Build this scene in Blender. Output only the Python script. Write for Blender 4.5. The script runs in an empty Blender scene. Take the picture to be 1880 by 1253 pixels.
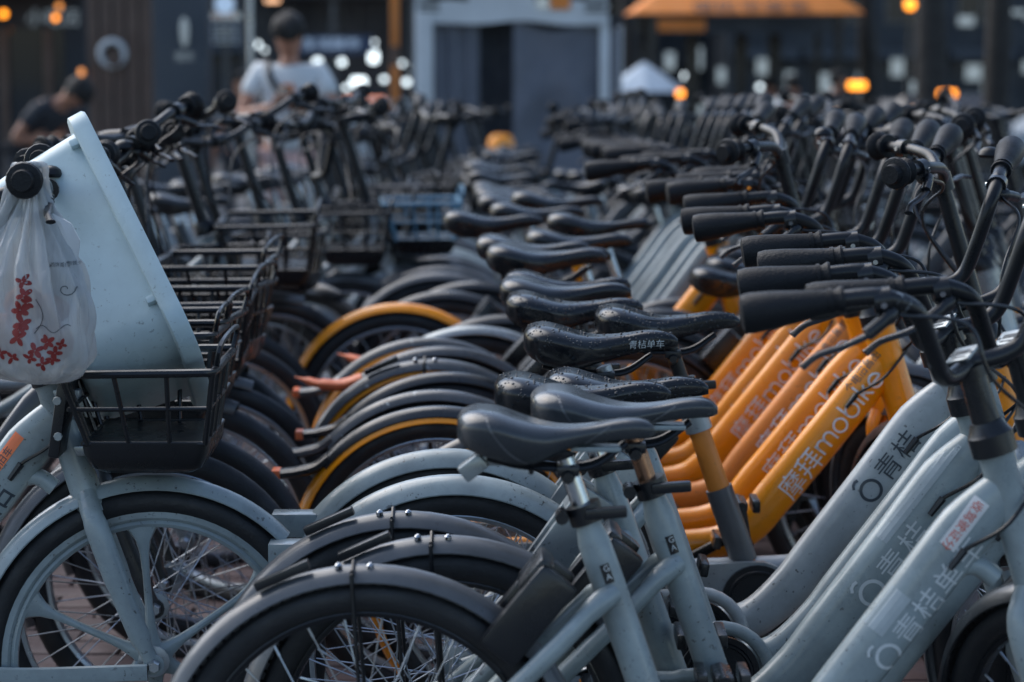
import bpy, bmesh, math, random
import numpy as np
from mathutils import Vector, Matrix
from mathutils.bvhtree import BVHTree

R = math.radians
random.seed(7)
SC = bpy.context.scene
COL = SC.collection

# ------------------------------------------------------------------ camera, world, light, exposure
HC = 1.421                    # camera height
FPX = 4440.0                  # focal length in pixels of the 1880 px wide photograph
PITCH = math.atan(566.0 / FPX)
cam_d = bpy.data.cameras.new('camera')
cam_d.sensor_width = 36.0
cam_d.lens = FPX * 36.0 / 1880.0
cam_d.clip_start = 0.05
cam_d.clip_end = 900.0
cam_d.dof.use_dof = True
cam_d.dof.focus_distance = 4.25
cam_d.dof.aperture_fstop = 3.4
cam_d.dof.aperture_blades = 0
cam = bpy.data.objects.new('camera', cam_d)
COL.objects.link(cam)
cam.location = (0, 0, HC)
cam.rotation_euler = (R(90) - PITCH, 0, 0)
SC.camera = cam

SUN_EL, SUN_AZ = R(48), R(-50)       # azimuth from +Y towards +X
world = bpy.data.worlds.new('World')
SC.world = world
world.use_nodes = True
wn = world.node_tree.nodes
bg = wn['Background']
sky = wn.new('ShaderNodeTexSky')
sky.sky_type = 'NISHITA'
sky.sun_disc = False
sky.sun_elevation = SUN_EL
sky.sun_rotation = SUN_AZ
sky.ozone_density = 0.8
sky.air_density = 1.0
sky.dust_density = 1.5
world.node_tree.links.new(sky.outputs[0], bg.inputs[0])
bg.inputs[1].default_value = 0.12

sun_d = bpy.data.lights.new('sun', 'SUN')
sun_d.energy = 1.6
sun_d.angle = R(65)
sun_d.color = (1.0, 0.98, 0.95)
sun = bpy.data.objects.new('sun', sun_d)
COL.objects.link(sun)
sdir = Vector((math.sin(SUN_AZ) * math.cos(SUN_EL), math.cos(SUN_AZ) * math.cos(SUN_EL), math.sin(SUN_EL)))
sun.rotation_euler = sdir.to_track_quat('Z', 'Y').to_euler()

SC.view_settings.view_transform = 'Standard'
SC.view_settings.look = 'None'
SC.view_settings.exposure = 0.84
SC.view_settings.gamma = 1.0
SC.render.engine = 'CYCLES'
SC.cycles.use_denoising = True
SC.cycles.max_bounces = 8
SC.cycles.diffuse_bounces = 3
SC.cycles.glossy_bounces = 3
SC.cycles.transparent_max_bounces = 10
SC.cycles.sample_clamp_indirect = 4.0
SC.cycles.caustics_reflective = False
SC.cycles.caustics_refractive = False


def ground_z(y):
    return 0.0 if y < 8 else -(y - 8) * 0.034


def at(px, py, s):
    """A point px,py of the photograph at the distance where one metre is s pixels."""
    zc = FPX / s
    cx, cy = (px - 940) / s, -(py - 626.5) / s
    cp, sp = math.cos(PITCH), math.sin(PITCH)
    return Vector((cx, zc * cp + cy * sp, HC - zc * sp + cy * cp))


# ------------------------------------------------------------------ materials
def new_mat(name):
    m = bpy.data.materials.new(name)
    m.use_nodes = True
    nt = m.node_tree
    return m, nt, nt.nodes['Principled BSDF']


def N(nt, kind, **kw):
    n = nt.nodes.new(kind)
    for k, v in kw.items():
        if k in n.inputs:
            n.inputs[k].default_value = v
        else:
            setattr(n, k, v)
    return n


def ramp(nt, src, stops):
    r = nt.nodes.new('ShaderNodeValToRGB')
    e = r.color_ramp.elements
    while len(e) < len(stops):
        e.new(0.5)
    for el, (p, c) in zip(e, stops):
        el.position = p
        el.color = c if len(c) == 4 else (*c, 1)
    nt.links.new(src, r.inputs[0])
    return r


def g(v):
    return (v, v, v, 1)


def mat(name, base, rough=0.4, metal=0.0, dirt=0.5, specks=0.0, coat=0.0, bump=0.15, bscale=60.0, chips=None,
        scale=7.0, spec=0.5, drops=False, sheen=0.0):
    m, nt, b = new_mat(name)
    L = nt.links.new
    tc = N(nt, 'ShaderNodeTexCoord')
    oi = N(nt, 'ShaderNodeObjectInfo')
    add = N(nt, 'ShaderNodeVectorMath', operation='ADD')
    sc_ = N(nt, 'ShaderNodeVectorMath', operation='SCALE')
    cmb = N(nt, 'ShaderNodeCombineXYZ')
    L(oi.outputs['Random'], cmb.inputs[0]); L(oi.outputs['Random'], cmb.inputs[1])
    L(cmb.outputs[0], sc_.inputs[0]); sc_.inputs['Scale'].default_value = 13.0
    L(tc.outputs['Object'], add.inputs[0]); L(sc_.outputs[0], add.inputs[1])
    co = add.outputs[0]
    n1 = N(nt, 'ShaderNodeTexNoise', Scale=scale, Detail=6.0, Roughness=0.65)
    L(co, n1.inputs['Vector'])
    r1 = ramp(nt, n1.outputs[0], [(0.3, g(1 - 0.45 * dirt)), (0.62, g(1.06))])
    mul = N(nt, 'ShaderNodeMix', data_type='RGBA', blend_type='MULTIPLY')
    mul.inputs['Factor'].default_value = 1
    mul.inputs[6].default_value = (*base, 1)
    L(r1.outputs[0], mul.inputs[7])
    col = mul.outputs[2]
    if specks > 0:
        n2 = N(nt, 'ShaderNodeTexNoise', Scale=95.0, Detail=3.0, Roughness=0.6)
        L(co, n2.inputs['Vector'])
        r2 = ramp(nt, n2.outputs[0], [(0.63, g(0)), (0.67, g(specks))])
        n2b = N(nt, 'ShaderNodeTexNoise', Scale=9.0, Detail=4.0, Roughness=0.7)
        L(co, n2b.inputs['Vector'])
        r2b = ramp(nt, n2b.outputs[0], [(0.46, g(0.0)), (0.60, g(1.0))])
        mm = N(nt, 'ShaderNodeMath', operation='MULTIPLY')
        L(r2.outputs[0], mm.inputs[0]); L(r2b.outputs[0], mm.inputs[1])
        mx = N(nt, 'ShaderNodeMix', data_type='RGBA')
        L(mm.outputs[0], mx.inputs['Factor']); L(col, mx.inputs[6])
        mx.inputs[7].default_value = (0.045, 0.045, 0.045, 1)
        col = mx.outputs[2]
    if specks > 0.7:
        w_ = N(nt, 'ShaderNodeTexNoise', Scale=26.0, Detail=7.0, Roughness=0.75, Distortion=1.2)
        L(co, w_.inputs['Vector'])
        rw = ramp(nt, w_.outputs[0], [(0.60, g(0)), (0.72, g(0.4))])
        mx = N(nt, 'ShaderNodeMix', data_type='RGBA')
        L(rw.outputs[0], mx.inputs['Factor']); L(col, mx.inputs[6])
        mx.inputs[7].default_value = (0.09, 0.085, 0.08, 1)
        col = mx.outputs[2]
    if chips:
        n3 = N(nt, 'ShaderNodeTexNoise', Scale=22.0, Detail=8.0, Roughness=0.7, Distortion=0.6)
        L(co, n3.inputs['Vector'])
        r3 = ramp(nt, n3.outputs[0], [(0.63, g(0)), (0.645, g(1))])
        mx = N(nt, 'ShaderNodeMix', data_type='RGBA')
        L(r3.outputs[0], mx.inputs['Factor']); L(col, mx.inputs[6])
        mx.inputs[7].default_value = (*chips, 1)
        col = mx.outputs[2]
    L(col, b.inputs['Base Color'])
    n4 = N(nt, 'ShaderNodeTexNoise', Scale=scale * 2.3, Detail=5.0)
    L(co, n4.inputs['Vector'])
    r4 = ramp(nt, n4.outputs[0], [(0.3, g(max(0.04, rough * 0.7))), (0.7, g(min(1, rough * 1.35)))])
    L(r4.outputs[0], b.inputs['Roughness'])
    b.inputs['Metallic'].default_value = metal
    b.inputs['Specular IOR Level'].default_value = spec
    b.inputs['Coat Weight'].default_value = coat
    b.inputs['Coat Roughness'].default_value = 0.12
    if sheen:
        b.inputs['Sheen Weight'].default_value = sheen
    h = None
    if bump > 0:
        n5 = N(nt, 'ShaderNodeTexNoise', Scale=bscale, Detail=4.0)
        L(co, n5.inputs['Vector'])
        bp = N(nt, 'ShaderNodeBump', Strength=bump, Distance=0.002)
        L(n5.outputs[0], bp.inputs['Height'])
        h = bp
    if drops:
        v = N(nt, 'ShaderNodeTexVoronoi', Scale=85.0, Randomness=1.0)
        L(co, v.inputs['Vector'])
        n6 = N(nt, 'ShaderNodeTexNoise', Scale=28.0, Detail=2.0)
        L(co, n6.inputs['Vector'])
        rr = ramp(nt, n6.outputs[0], [(0.45, g(0.0)), (0.65, g(0.42))])
        sub = N(nt, 'ShaderNodeMath', operation='SUBTRACT')
        L(rr.outputs[0], sub.inputs[0]); L(v.outputs['Distance'], sub.inputs[1])
        mxm = N(nt, 'ShaderNodeMath', operation='MAXIMUM'); mxm.inputs[1].default_value = 0
        L(sub.outputs[0], mxm.inputs[0])
        bp2 = N(nt, 'ShaderNodeBump', Strength=0.9, Distance=0.008)
        L(mxm.outputs[0], bp2.inputs['Height'])
        if h:
            L(h.outputs[0], bp2.inputs['Normal'])
        h = bp2
        st = N(nt, 'ShaderNodeMath', operation='GREATER_THAN'); st.inputs[1].default_value = 0.001
        L(mxm.outputs[0], st.inputs[0])
        mr = N(nt, 'ShaderNodeMix', data_type='FLOAT')
        L(st.outputs[0], mr.inputs['Factor']); L(r4.outputs[0], mr.inputs[2]); mr.inputs[3].default_value = 0.03
        L(mr.outputs[0], b.inputs['Roughness'])
    if h:
        L(h.outputs[0], b.inputs['Normal'])
    return m


def emit(name, col, strength):
    m, nt, b = new_mat(name)
    b.inputs['Base Color'].default_value = (0.1, 0.1, 0.1, 1)
    b.inputs['Emission Color'].default_value = (*col, 1)
    b.inputs['Emission Strength'].default_value = strength
    return m


def gradient_paint(name, ca, cb):
    """orange paint with a factory fade to silver towards the bottom bracket, through a field of small squares"""
    m = mat(name, ca, 0.34, 0.0, 0.35, 0.4, 0.4)
    nt = m.node_tree
    b = nt.nodes['Principled BSDF']
    L = nt.links.new
    tc = N(nt, 'ShaderNodeTexCoord'); sx = N(nt, 'ShaderNodeSeparateXYZ')
    L(tc.outputs['Object'], sx.inputs[0])
    # coordinate along the tube
    m1 = N(nt, 'ShaderNodeMath', operation='MULTIPLY'); m1.inputs[1].default_value = 0.602
    m2 = N(nt, 'ShaderNodeMath', operation='MULTIPLY'); m2.inputs[1].default_value = 0.799
    L(sx.outputs[0], m1.inputs[0]); L(sx.outputs[2], m2.inputs[0])
    u = N(nt, 'ShaderNodeMath', operation='ADD'); L(m1.outputs[0], u.inputs[0]); L(m2.outputs[0], u.inputs[1])
    m3 = N(nt, 'ShaderNodeMath', operation='MULTIPLY'); m3.inputs[1].default_value = -0.799
    m4 = N(nt, 'ShaderNodeMath', operation='MULTIPLY'); m4.inputs[1].default_value = 0.602
    L(sx.outputs[0], m3.inputs[0]); L(sx.outputs[2], m4.inputs[0])
    v = N(nt, 'ShaderNodeMath', operation='ADD'); L(m3.outputs[0], v.inputs[0]); L(m4.outputs[0], v.inputs[1])

    def sq(src):
        s_ = N(nt, 'ShaderNodeMath', operation='MULTIPLY'); s_.inputs[1].default_value = 95.0
        f = N(nt, 'ShaderNodeMath', operation='FRACT'); L(src, s_.inputs[0]); L(s_.outputs[0], f.inputs[0])
        a = N(nt, 'ShaderNodeMath', operation='SUBTRACT'); a.inputs[1].default_value = 0.5; L(f.outputs[0], a.inputs[0])
        ab = N(nt, 'ShaderNodeMath', operation='ABSOLUTE'); L(a.outputs[0], ab.inputs[0])
        return ab.outputs[0]
    mx = N(nt, 'ShaderNodeMath', operation='MAXIMUM'); L(sq(u.outputs[0]), mx.inputs[0]); L(sq(v.outputs[0]), mx.inputs[1])
    mr = N(nt, 'ShaderNodeMapRange'); mr.inputs[1].default_value = 0.80; mr.inputs[2].default_value = 0.87
    L(u.outputs[0], mr.inputs[0])
    hf = N(nt, 'ShaderNodeMath', operation='MULTIPLY'); hf.inputs[1].default_value = 0.52; L(mr.outputs[0], hf.inputs[0])
    lt = N(nt, 'ShaderNodeMath', operation='LESS_THAN'); L(mx.outputs[0], lt.inputs[0]); L(hf.outputs[0], lt.inputs[1])
    mix = N(nt, 'ShaderNodeMix', data_type='RGBA'); L(lt.outputs[0], mix.inputs['Factor'])
    mix.inputs[6].default_value = (*cb, 1)
    old = b.inputs['Base Color'].links[0].from_socket
    L(old, mix.inputs[7]); L(mix.outputs[2], b.inputs['Base Color'])
    return m


M = {}
M['droplet'] = mat('water droplet', (0.02, 0.025, 0.03), 0.12, 0, 0.0, 0, 0, 0, spec=0.4)
M['teal'] = mat('pale teal paint', (0.300, 0.362, 0.375), 0.34, 0.0, 0.8, 0.85, 0.35)
M['pale'] = mat('pale grey paint', (0.42, 0.46, 0.47), 0.36, 0.0, 0.75, 0.85, 0.3)
M['white_paint'] = mat('worn off-white paint', (0.46, 0.50, 0.52), 0.42, 0.0, 0.5, 0.9, 0.2)
M['silver'] = mat('silver paint', (0.32, 0.36, 0.375), 0.3, 0.4, 0.45, 0.7, 0.2)
M['slate'] = mat('slate grey mudguard', (0.085, 0.093, 0.102), 0.38, 0.0, 0.6, 0.5, 0.3)
M['slate_chip'] = mat('scuffed grey mudguard', (0.07, 0.08, 0.09), 0.32, 0.0, 0.6, 0.5, 0.3, chips=(0.38, 0.43, 0.45))
M['slate_dark'] = mat('dark mudguard plastic', (0.020, 0.024, 0.028), 0.32, 0.0, 0.5, 0.3, 0.3)
M['orange'] = mat('orange paint', (0.97, 0.33, 0.001), 0.34, 0.0, 0.22, 0.35, 0.4)
M['orange_worn'] = mat('faded orange paint', (0.82, 0.27, 0.035), 0.45, 0.0, 0.35, 0.6, 0.1)
M['fade'] = gradient_paint('orange to silver paint', (0.95, 0.29, 0.002), (0.33, 0.36, 0.38))
M['coral'] = mat('coral plastic', (0.85, 0.20, 0.07), 0.35, 0, 0.2)
M['rubber'] = mat('tyre rubber', (0.013, 0.015, 0.018), 0.55, 0, 0.5, 0, 0, 0.5, 180)
M['rubber_band'] = mat('tyre sidewall', (0.03, 0.034, 0.038), 0.5, 0, 0.6, 0, 0, 0.3, 90)
M['black'] = mat('black plastic', (0.009, 0.011, 0.014), 0.28, 0, 0.3, 0, 0.0, 0.12, 150)
M['black_gloss'] = mat('glossy black paint', (0.008, 0.010, 0.013), 0.30, 0, 0.3, 0, 0.0, 0.08, 90, spec=0.35)
M['black_chip'] = mat('chipped black paint', (0.009, 0.011, 0.014), 0.28, 0, 0.3, 0, 0.0, 0.1, 90, chips=(0.28, 0.32, 0.35))
M['grip'] = mat('rubber grip', (0.008, 0.010, 0.013), 0.5, 0, 0.3, 0, 0, 0.6, 240, spec=0.25)
M['vinyl'] = mat('black saddle vinyl', (0.008, 0.010, 0.013), 0.27, 0, 0.3, 0, 0.1, 0.12, 260)
M['vinyl_grey'] = mat('grey worn saddle vinyl', (0.034, 0.040, 0.046), 0.26, 0, 0.5, 0.15, 0.25, 0.12, 260)
M['vinyl_wet'] = mat('wet saddle vinyl', (0.007, 0.009, 0.012), 0.2, 0, 0.3, 0, 0.0, 0.05, 200)
M['chrome'] = mat('chromed steel', (0.55, 0.58, 0.60), 0.16, 1.0, 0.3, 0, 0, 0.03)
M['steel'] = mat('dull steel', (0.42, 0.46, 0.50), 0.32, 0.9, 0.4, 0)
M['rust'] = mat('browned chrome', (0.30, 0.17, 0.11), 0.22, 0.9, 0.6, 0)
M['print_pale'] = mat('pale print', (0.62, 0.66, 0.67), 0.4, 0, 0.35, 0.4)
M['print_white'] = mat('off-white print', (0.90, 0.91, 0.92), 0.4, 0, 0.25, 0.3)
M['print_dark'] = mat('dark print', (0.05, 0.065, 0.08), 0.4, 0, 0.2, 0)
M['print_red'] = mat('red print', (0.62, 0.07, 0.025), 0.5, 0, 0.2)
M['print_maroon'] = mat('maroon print', (0.26, 0.025, 0.022), 0.5, 0, 0.3)
M['sticker'] = mat('white sticker paper', (0.72, 0.72, 0.71), 0.45, 0, 0.3, 0)
M['sticker_worn'] = mat('peeling clear tape', (0.44, 0.50, 0.52), 0.4, 0, 0.6, 0.5, chips=(0.2, 0.25, 0.27))
M['glass_amber'] = mat('amber reflector', (0.75, 0.28, 0.03), 0.15, 0, 0.1, 0, 0.5)
M['reflector'] = mat('clear reflector', (0.55, 0.52, 0.50), 0.12, 0.3, 0.2, 0, 0.8, 0.6, 260)
M['blue_wire'] = mat('blue coated wire', (0.10, 0.24, 0.36), 0.35, 0, 0.3)
M['tub'] = mat('pale blue plastic', (0.45, 0.57, 0.60), 0.34, 0, 0.3, 0.45, 0.0, 0.10, 40)
M['paper'] = mat('white paper', (0.55, 0.57, 0.58), 0.8, 0, 0.2, 0, 0, 0.3, 30)
M['bun'] = mat('baked bun', (0.55, 0.25, 0.14), 0.6, 0, 0.5)
M['skin'] = mat('skin', (0.40, 0.20, 0.13), 0.5, 0, 0.15, 0, 0, 0.05)
M['hair'] = mat('black hair', (0.008, 0.008, 0.008), 0.75, 0, 0.3, 0, 0, 0.5, 160)
M['white_cloth'] = mat('white cotton', (0.62, 0.66, 0.68), 0.85, 0, 0.15, 0, 0, 0.4, 50)
M['dark_cloth'] = mat('dark cloth', (0.03, 0.035, 0.045), 0.85, 0, 0.3, 0, 0, 0.4, 50)
M['pink_cloth'] = mat('pale pink cloth', (0.50, 0.34, 0.31), 0.85, 0, 0.2, 0, 0, 0.4, 50)
M['orange_cloth'] = mat('orange cloth', (0.75, 0.24, 0.05), 0.85, 0, 0.2, 0, 0, 0.4, 50)

# ------------------------------------------------------------------ mesh helpers


def spline(pts, n=6, closed=False):
    P = [Vector(p) for p in pts]
    out = []
    m = len(P)
    rng = range(m if closed else m - 1)
    for i in rng:
        if closed:
            p0, p1, p2, p3 = P[(i - 1) % m], P[i], P[(i + 1) % m], P[(i + 2) % m]
        else:
            p1, p2 = P[i], P[i + 1]
            p0 = P[i - 1] if i > 0 else p1 * 2 - p2
            p3 = P[i + 2] if i + 2 < m else p2 * 2 - p1
        for k in range(n):
            t = k / n
            out.append(0.5 * ((2 * p1) + (p2 - p0) * t + (2 * p0 - 5 * p1 + 4 * p2 - p3) * t * t
                              + (3 * p1 - p0 - 3 * p2 + p3) * t ** 3))
    if not closed:
        out.append(P[-1])
    return out


def lerp_list(vals, n, m):
    """stretch a list given per control point over the points of spline(n)"""
    out = []
    for i in range(m - 1):
        for k in range(n):
            out.append(vals[i] + (vals[i + 1] - vals[i]) * k / n)
    out.append(vals[-1])
    return out


class MB:
    def __init__(self):
        self.v = []
        self.f = []

    def add(self, vs, fs):
        o = len(self.v)
        self.v += [tuple(x) for x in vs]
        self.f += [tuple(i + o for i in f) for f in fs]
        return self

    def tube(self, path, r, n=8, closed=False, lat=None, p=2.0, w=None, cap=True):
        """r: radius or list; with lat (a lateral axis) the section is a superellipse: r in the plane of the path, w across it"""
        P = [Vector(q) for q in path]
        m = len(P)
        rr = r if isinstance(r, (list, tuple)) else [r] * m
        ww = w if isinstance(w, (list, tuple)) else ([w] * m if w is not None else rr)
        vs = []
        prev = None
        for i, q in enumerate(P):
            if closed:
                t = P[(i + 1) % m] - P[(i - 1) % m]
            else:
                t = P[min(i + 1, m - 1)] - P[max(i - 1, 0)]
            if t.length < 1e-9:
                t = Vector((0, 0, 1))
            t.normalize()
            if lat is not None:
                b = Vector(lat)
                b = (b - t * b.dot(t)).normalized()
                a = b.cross(t)
            else:
                if prev is None:
                    h = Vector((0, 0, 1)) if abs(t.z) < 0.9 else Vector((1, 0, 0))
                    a = (h - t * h.dot(t)).normalized()
                else:
                    a = prev - t * prev.dot(t)
                    a = a.normalized() if a.length > 1e-6 else Vector((1, 0, 0))
                prev = a
                b = t.cross(a)
            for k in range(n):
                th = 2 * math.pi * k / n
                c, s = math.cos(th), math.sin(th)
                ca = math.copysign(abs(c) ** (2 / p), c)
                sa = math.copysign(abs(s) ** (2 / p), s)
                vs.append(q + a * (ca * rr[i]) + b * (sa * ww[i]))
        fs = []
        for i in range(m if closed else m - 1):
            j = (i + 1) % m
            for k in range(n):
                l = (k + 1) % n
                fs.append((i * n + k, i * n + l, j * n + l, j * n + k))
        if cap and not closed:
            fs.append(tuple(range(n - 1, -1, -1)))
            fs.append(tuple((m - 1) * n + k for k in range(n)))
        return self.add(vs, fs)

    def ring(self, R_, r, nu=56, nv=8, axis='Y', c=(0, 0, 0), w=None, p=2.0):
        c = Vector(c)
        path = []
        for i in range(nu):
            a = 2 * math.pi * i / nu
            if axis == 'Y':
                path.append(c + Vector((math.cos(a) * R_, 0, math.sin(a) * R_)))
            elif axis == 'Z':
                path.append(c + Vector((math.cos(a) * R_, math.sin(a) * R_, 0)))
            else:
                path.append(c + Vector((0, math.cos(a) * R_, math.sin(a) * R_)))
        lat = {'Y': (0, 1, 0), 'Z': (0, 0, 1), 'X': (1, 0, 0)}[axis]
        return self.tube(path, r, nv, True, lat=lat, w=w if w else r, p=p)

    def box(self, c, s, rot=None, bev=0.0):
        bm = bmesh.new()
        bmesh.ops.create_cube(bm, size=1.0)
        for v in bm.verts:
            v.co = Vector((v.co.x * s[0], v.co.y * s[1], v.co.z * s[2]))
        if bev > 0:
            bmesh.ops.bevel(bm, geom=bm.edges[:], offset=bev, segments=2, affect='EDGES', profile=0.6)
        bm.verts.ensure_lookup_table()
        bm.verts.index_update()
        Rm = rot if rot is not None else Matrix.Identity(3)
        c = Vector(c)
        vs = [Rm @ v.co + c for v in bm.verts]
        fs = [tuple(v.index for v in f.verts) for f in bm.faces]
        bm.free()
        return self.add(vs, fs)

    def lathe(self, prof, c=(0, 0, 0), axis=(0, 1, 0), n=14):
        """prof: (distance along axis, radius)"""
        c = Vector(c); ax = Vector(axis).normalized()
        h = Vector((0, 0, 1)) if abs(ax.z) < 0.9 else Vector((1, 0, 0))
        a = (h - ax * h.dot(ax)).normalized(); b = ax.cross(a)
        vs = []
        for (d, r) in prof:
            for k in range(n):
                th = 2 * math.pi * k / n
                vs.append(c + ax * d + (a * math.cos(th) + b * math.sin(th)) * max(r, 1e-5))
        fs = []
        for i in range(len(prof) - 1):
            for k in range(n):
                l = (k + 1) % n
                fs.append((i * n + k, i * n + l, (i + 1) * n + l, (i + 1) * n + k))
        fs.append(tuple(range(n - 1, -1, -1)))
        fs.append(tuple((len(prof) - 1) * n + k for k in range(n)))
        return self.add(vs, fs)

    def loft(self, rings, cap=True):
        n = len(rings[0])
        vs = [q for r in rings for q in r]
        fs = []
        for i in range(len(rings) - 1):
            for k in range(n):
                l = (k + 1) % n
                fs.append((i * n + k, i * n + l, (i + 1) * n + l, (i + 1) * n + k))
        if cap:
            fs.append(tuple(range(n - 1, -1, -1)))
            fs.append(tuple((len(rings) - 1) * n + k for k in range(n)))
        return self.add(vs, fs)

    def shell(self, R_, width, a0, a1, depth=0.022, n=40, nv=7, th=0.0022, c=(0, 0, 0), wend=1.0):
        """a mudguard: a bowed strip round the axle c, from angle a0 to a1 (degrees, 0 = forward, 90 = up)"""
        rings = []
        for i in range(n + 1):
            t = i / n
            a = R(a0 + (a1 - a0) * t)
            taper = min(1.0, 0.55 + min(t, 1 - t) * 6) if wend < 1 else 1.0
            ring = []
            for lay in (0, 1):
                rng = range(nv) if lay == 0 else range(nv - 1, -1, -1)
                for k in rng:
                    ph = -1.35 + 2.7 * k / (nv - 1)
                    rad = R_ - lay * th - depth * (1 - math.cos(ph)) / (1 - math.cos(1.35))
                    y = width / 2 * taper * math.sin(ph) / math.sin(1.35) * (1 - 0.03 * lay)
                    ring.append(Vector((c[0] + math.cos(a) * rad, c[1] + y, c[2] + math.sin(a) * rad)))
            rings.append(ring)
        return self.loft(rings)

    def mesh(self, name, material, smooth=38):
        me = bpy.data.meshes.new(name)
        me.from_pydata(self.v, [], self.f)
        if material is not None:
            me.materials.append(material)
        if smooth:
            me.polygons.foreach_set('use_smooth', [True] * len(me.polygons))
            me.set_sharp_from_angle(angle=R(smooth))
        me.update()
        return me


def fix_normals(me):
    bm = bmesh.new(); bm.from_mesh(me)
    bmesh.ops.recalc_face_normals(bm, faces=bm.faces[:])
    bm.to_mesh(me); bm.free()
    return me


CACHE = {}


def cached(key, material, fn, smooth=38):
    k = (key, material.name if material else None)
    if k not in CACHE:
        mb = MB()
        fn(mb)
        me = mb.mesh(key.replace(' ', '_'), material, smooth)
        CACHE[k] = fix_normals(me)
    return CACHE[k]


def link(name, me, parent=None, mtx=None, **props):
    o = bpy.data.objects.new(name, me)
    COL.objects.link(o)
    if parent is not None:
        o.parent = parent
    if mtx is not None:
        o.matrix_local = mtx
    for k, v in props.items():
        o[k] = v
    return o


def thing(name, label, cat, mtx=None, group=None, me=None):
    o = link(name, me, None, mtx)
    o['label'] = label
    o['category'] = cat
    if group:
        o['group'] = group
    return o


def T(x, y, z):
    return Matrix.Translation((x, y, z))


def RZ(d):
    return Matrix.Rotation(R(d), 4, 'Z')


def RX(d):
    return Matrix.Rotation(R(d), 4, 'X')


def RY(d):
    return Matrix.Rotation(R(d), 4, 'Y')


# ---- flat lettering, cut into small strips and laid on a surface
def text2d(body, size):
    cu = bpy.data.curves.new('lettering', 'FONT')
    cu.body = body
    cu.size = size
    cu.resolution_u = 3
    ob = bpy.data.objects.new('lettering', cu)
    COL.objects.link(ob)
    dg = bpy.context.evaluated_depsgraph_get()
    me = bpy.data.meshes.new_from_object(ob.evaluated_get(dg))
    vs = [(v.co.x, v.co.y) for v in me.vertices]
    fs = [tuple(p.vertices) for p in me.polygons]
    bpy.data.objects.remove(ob)
    bpy.data.curves.remove(cu)
    bpy.data.meshes.remove(me)
    return vs, fs


def ribbon(pts, w, closed=False):
    P = [Vector(p) for p in pts]
    m = len(P)
    vs, fs = [], []
    for i in range(m):
        a = P[(i - 1) % m] if closed or i > 0 else P[i]
        b = P[(i + 1) % m] if closed or i < m - 1 else P[i]
        t = (b - a).normalized()
        n = Vector((-t.y, t.x)) * w / 2
        vs += [tuple(P[i] + n), tuple(P[i] - n)]
    for i in range(m if closed else m - 1):
        j = (i + 1) % m
        fs.append((2 * i, 2 * i + 1, 2 * j + 1, 2 * j))
    return vs, fs


def join2d(parts):
    V_, F_ = [], []
    for (vs, fs, dx, dy, k) in parts:
        o = len(V_)
        V_ += [(x * k + dx, y * k + dy) for x, y in vs]
        F_ += [tuple(i + o for i in f) for f in fs]
    return V_, F_


def arc2(cx, cy, r, a0, a1, n=16):
    return [(cx + r * math.cos(R(a0 + (a1 - a0) * i / n)), cy + r * math.sin(R(a0 + (a1 - a0) * i / n))) for i in range(n + 1)]


def round_word():
    """thin round lower-case lettering, x-height 1"""
    w = 0.17
    L_ = []
    x = 0
    def A(pts, closed=False):
        vs, fs = ribbon([(px + x, py) for px, py in pts], w, closed)
        L_.append((vs, fs, 0, 0, 1))
    A([(0, 0), (0, 1)])
    A([(0, .55)] + arc2(.38, .60, .38, 180, 0) + [(.76, 0)])
    A([(.76, .55)] + arc2(1.14, .60, .38, 180, 0) + [(1.52, 0)])
    x += 1.85
    A(arc2(.5, .48, .5, 0, 345, 22), True)
    x += 1.38
    A([(0, 1.5), (0, .5)]); A(arc2(.5, .48, .5, 0, 345, 22), True)
    x += 1.38
    A([(0, 0), (0, 1)])
    x += .42
    A([(0, 0), (0, 1.5)]); A([(.62, 1.0), (.05, .45)]); A([(.22, .58), (.68, 0)])
    x += .95
    A([(0.02, .5), (1.0, .5)]); A(arc2(.5, .48, .5, 0, 310, 22))
    return join2d(L_)


ROUND = round_word()
_text_cache = {}


def txt(body, size):
    k = (body, size)
    if k not in _text_cache:
        _text_cache[k] = text2d(body, size)
    return _text_cache[k]


def decal_mesh(name, flat, material, O, U, V, D, target, cell=0.008, eps=0.0009, thick=False):
    """lay the flat shape (x along U, y along V) on the target mesh along direction D"""
    vs, fs = flat
    bm = bmesh.new()
    bv = [bm.verts.new((x, y, 0)) for x, y in vs]
    for f in fs:
        try:
            bm.faces.new([bv[i] for i in f])
        except ValueError:
            pass
    xs = [x for x, y in vs]; ys = [y for x, y in vs]
    for ax, lo, hi in ((0, min(xs), max(xs)), (1, min(ys), max(ys))):
        k = lo + cell
        while k < hi:
            co = Vector((k, 0, 0)) if ax == 0 else Vector((0, k, 0))
            no = Vector((1, 0, 0)) if ax == 0 else Vector((0, 1, 0))
            bmesh.ops.bisect_plane(bm, geom=bm.verts[:] + bm.edges[:] + bm.faces[:], plane_co=co, plane_no=no, dist=1e-6)
            k += cell
    O, U, V, D = Vector(O), Vector(U).normalized(), Vector(V).normalized(), Vector(D).normalized()
    dead = []
    for v in bm.verts:
        p = O + U * v.co.x + V * v.co.y
        hit = target.ray_cast(p - D * 0.4, D)
        if hit[0] is None:
            dead.append(v)
        else:
            v.co = hit[0] - D * eps
    bmesh.ops.delete(bm, geom=dead, context='VERTS')
    me = bpy.data.meshes.new(name)
    bm.to_mesh(me); bm.free()
    me.materials.append(material)
    return me


def bvh(me):
    return BVHTree.FromPolygons([v.co[:] for v in me.vertices], [tuple(p.vertices) for p in me.polygons])


def rect2(w, h):
    return [(0, 0), (w, 0), (w, h), (0, h)], [(0, 1, 2, 3)]


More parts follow.
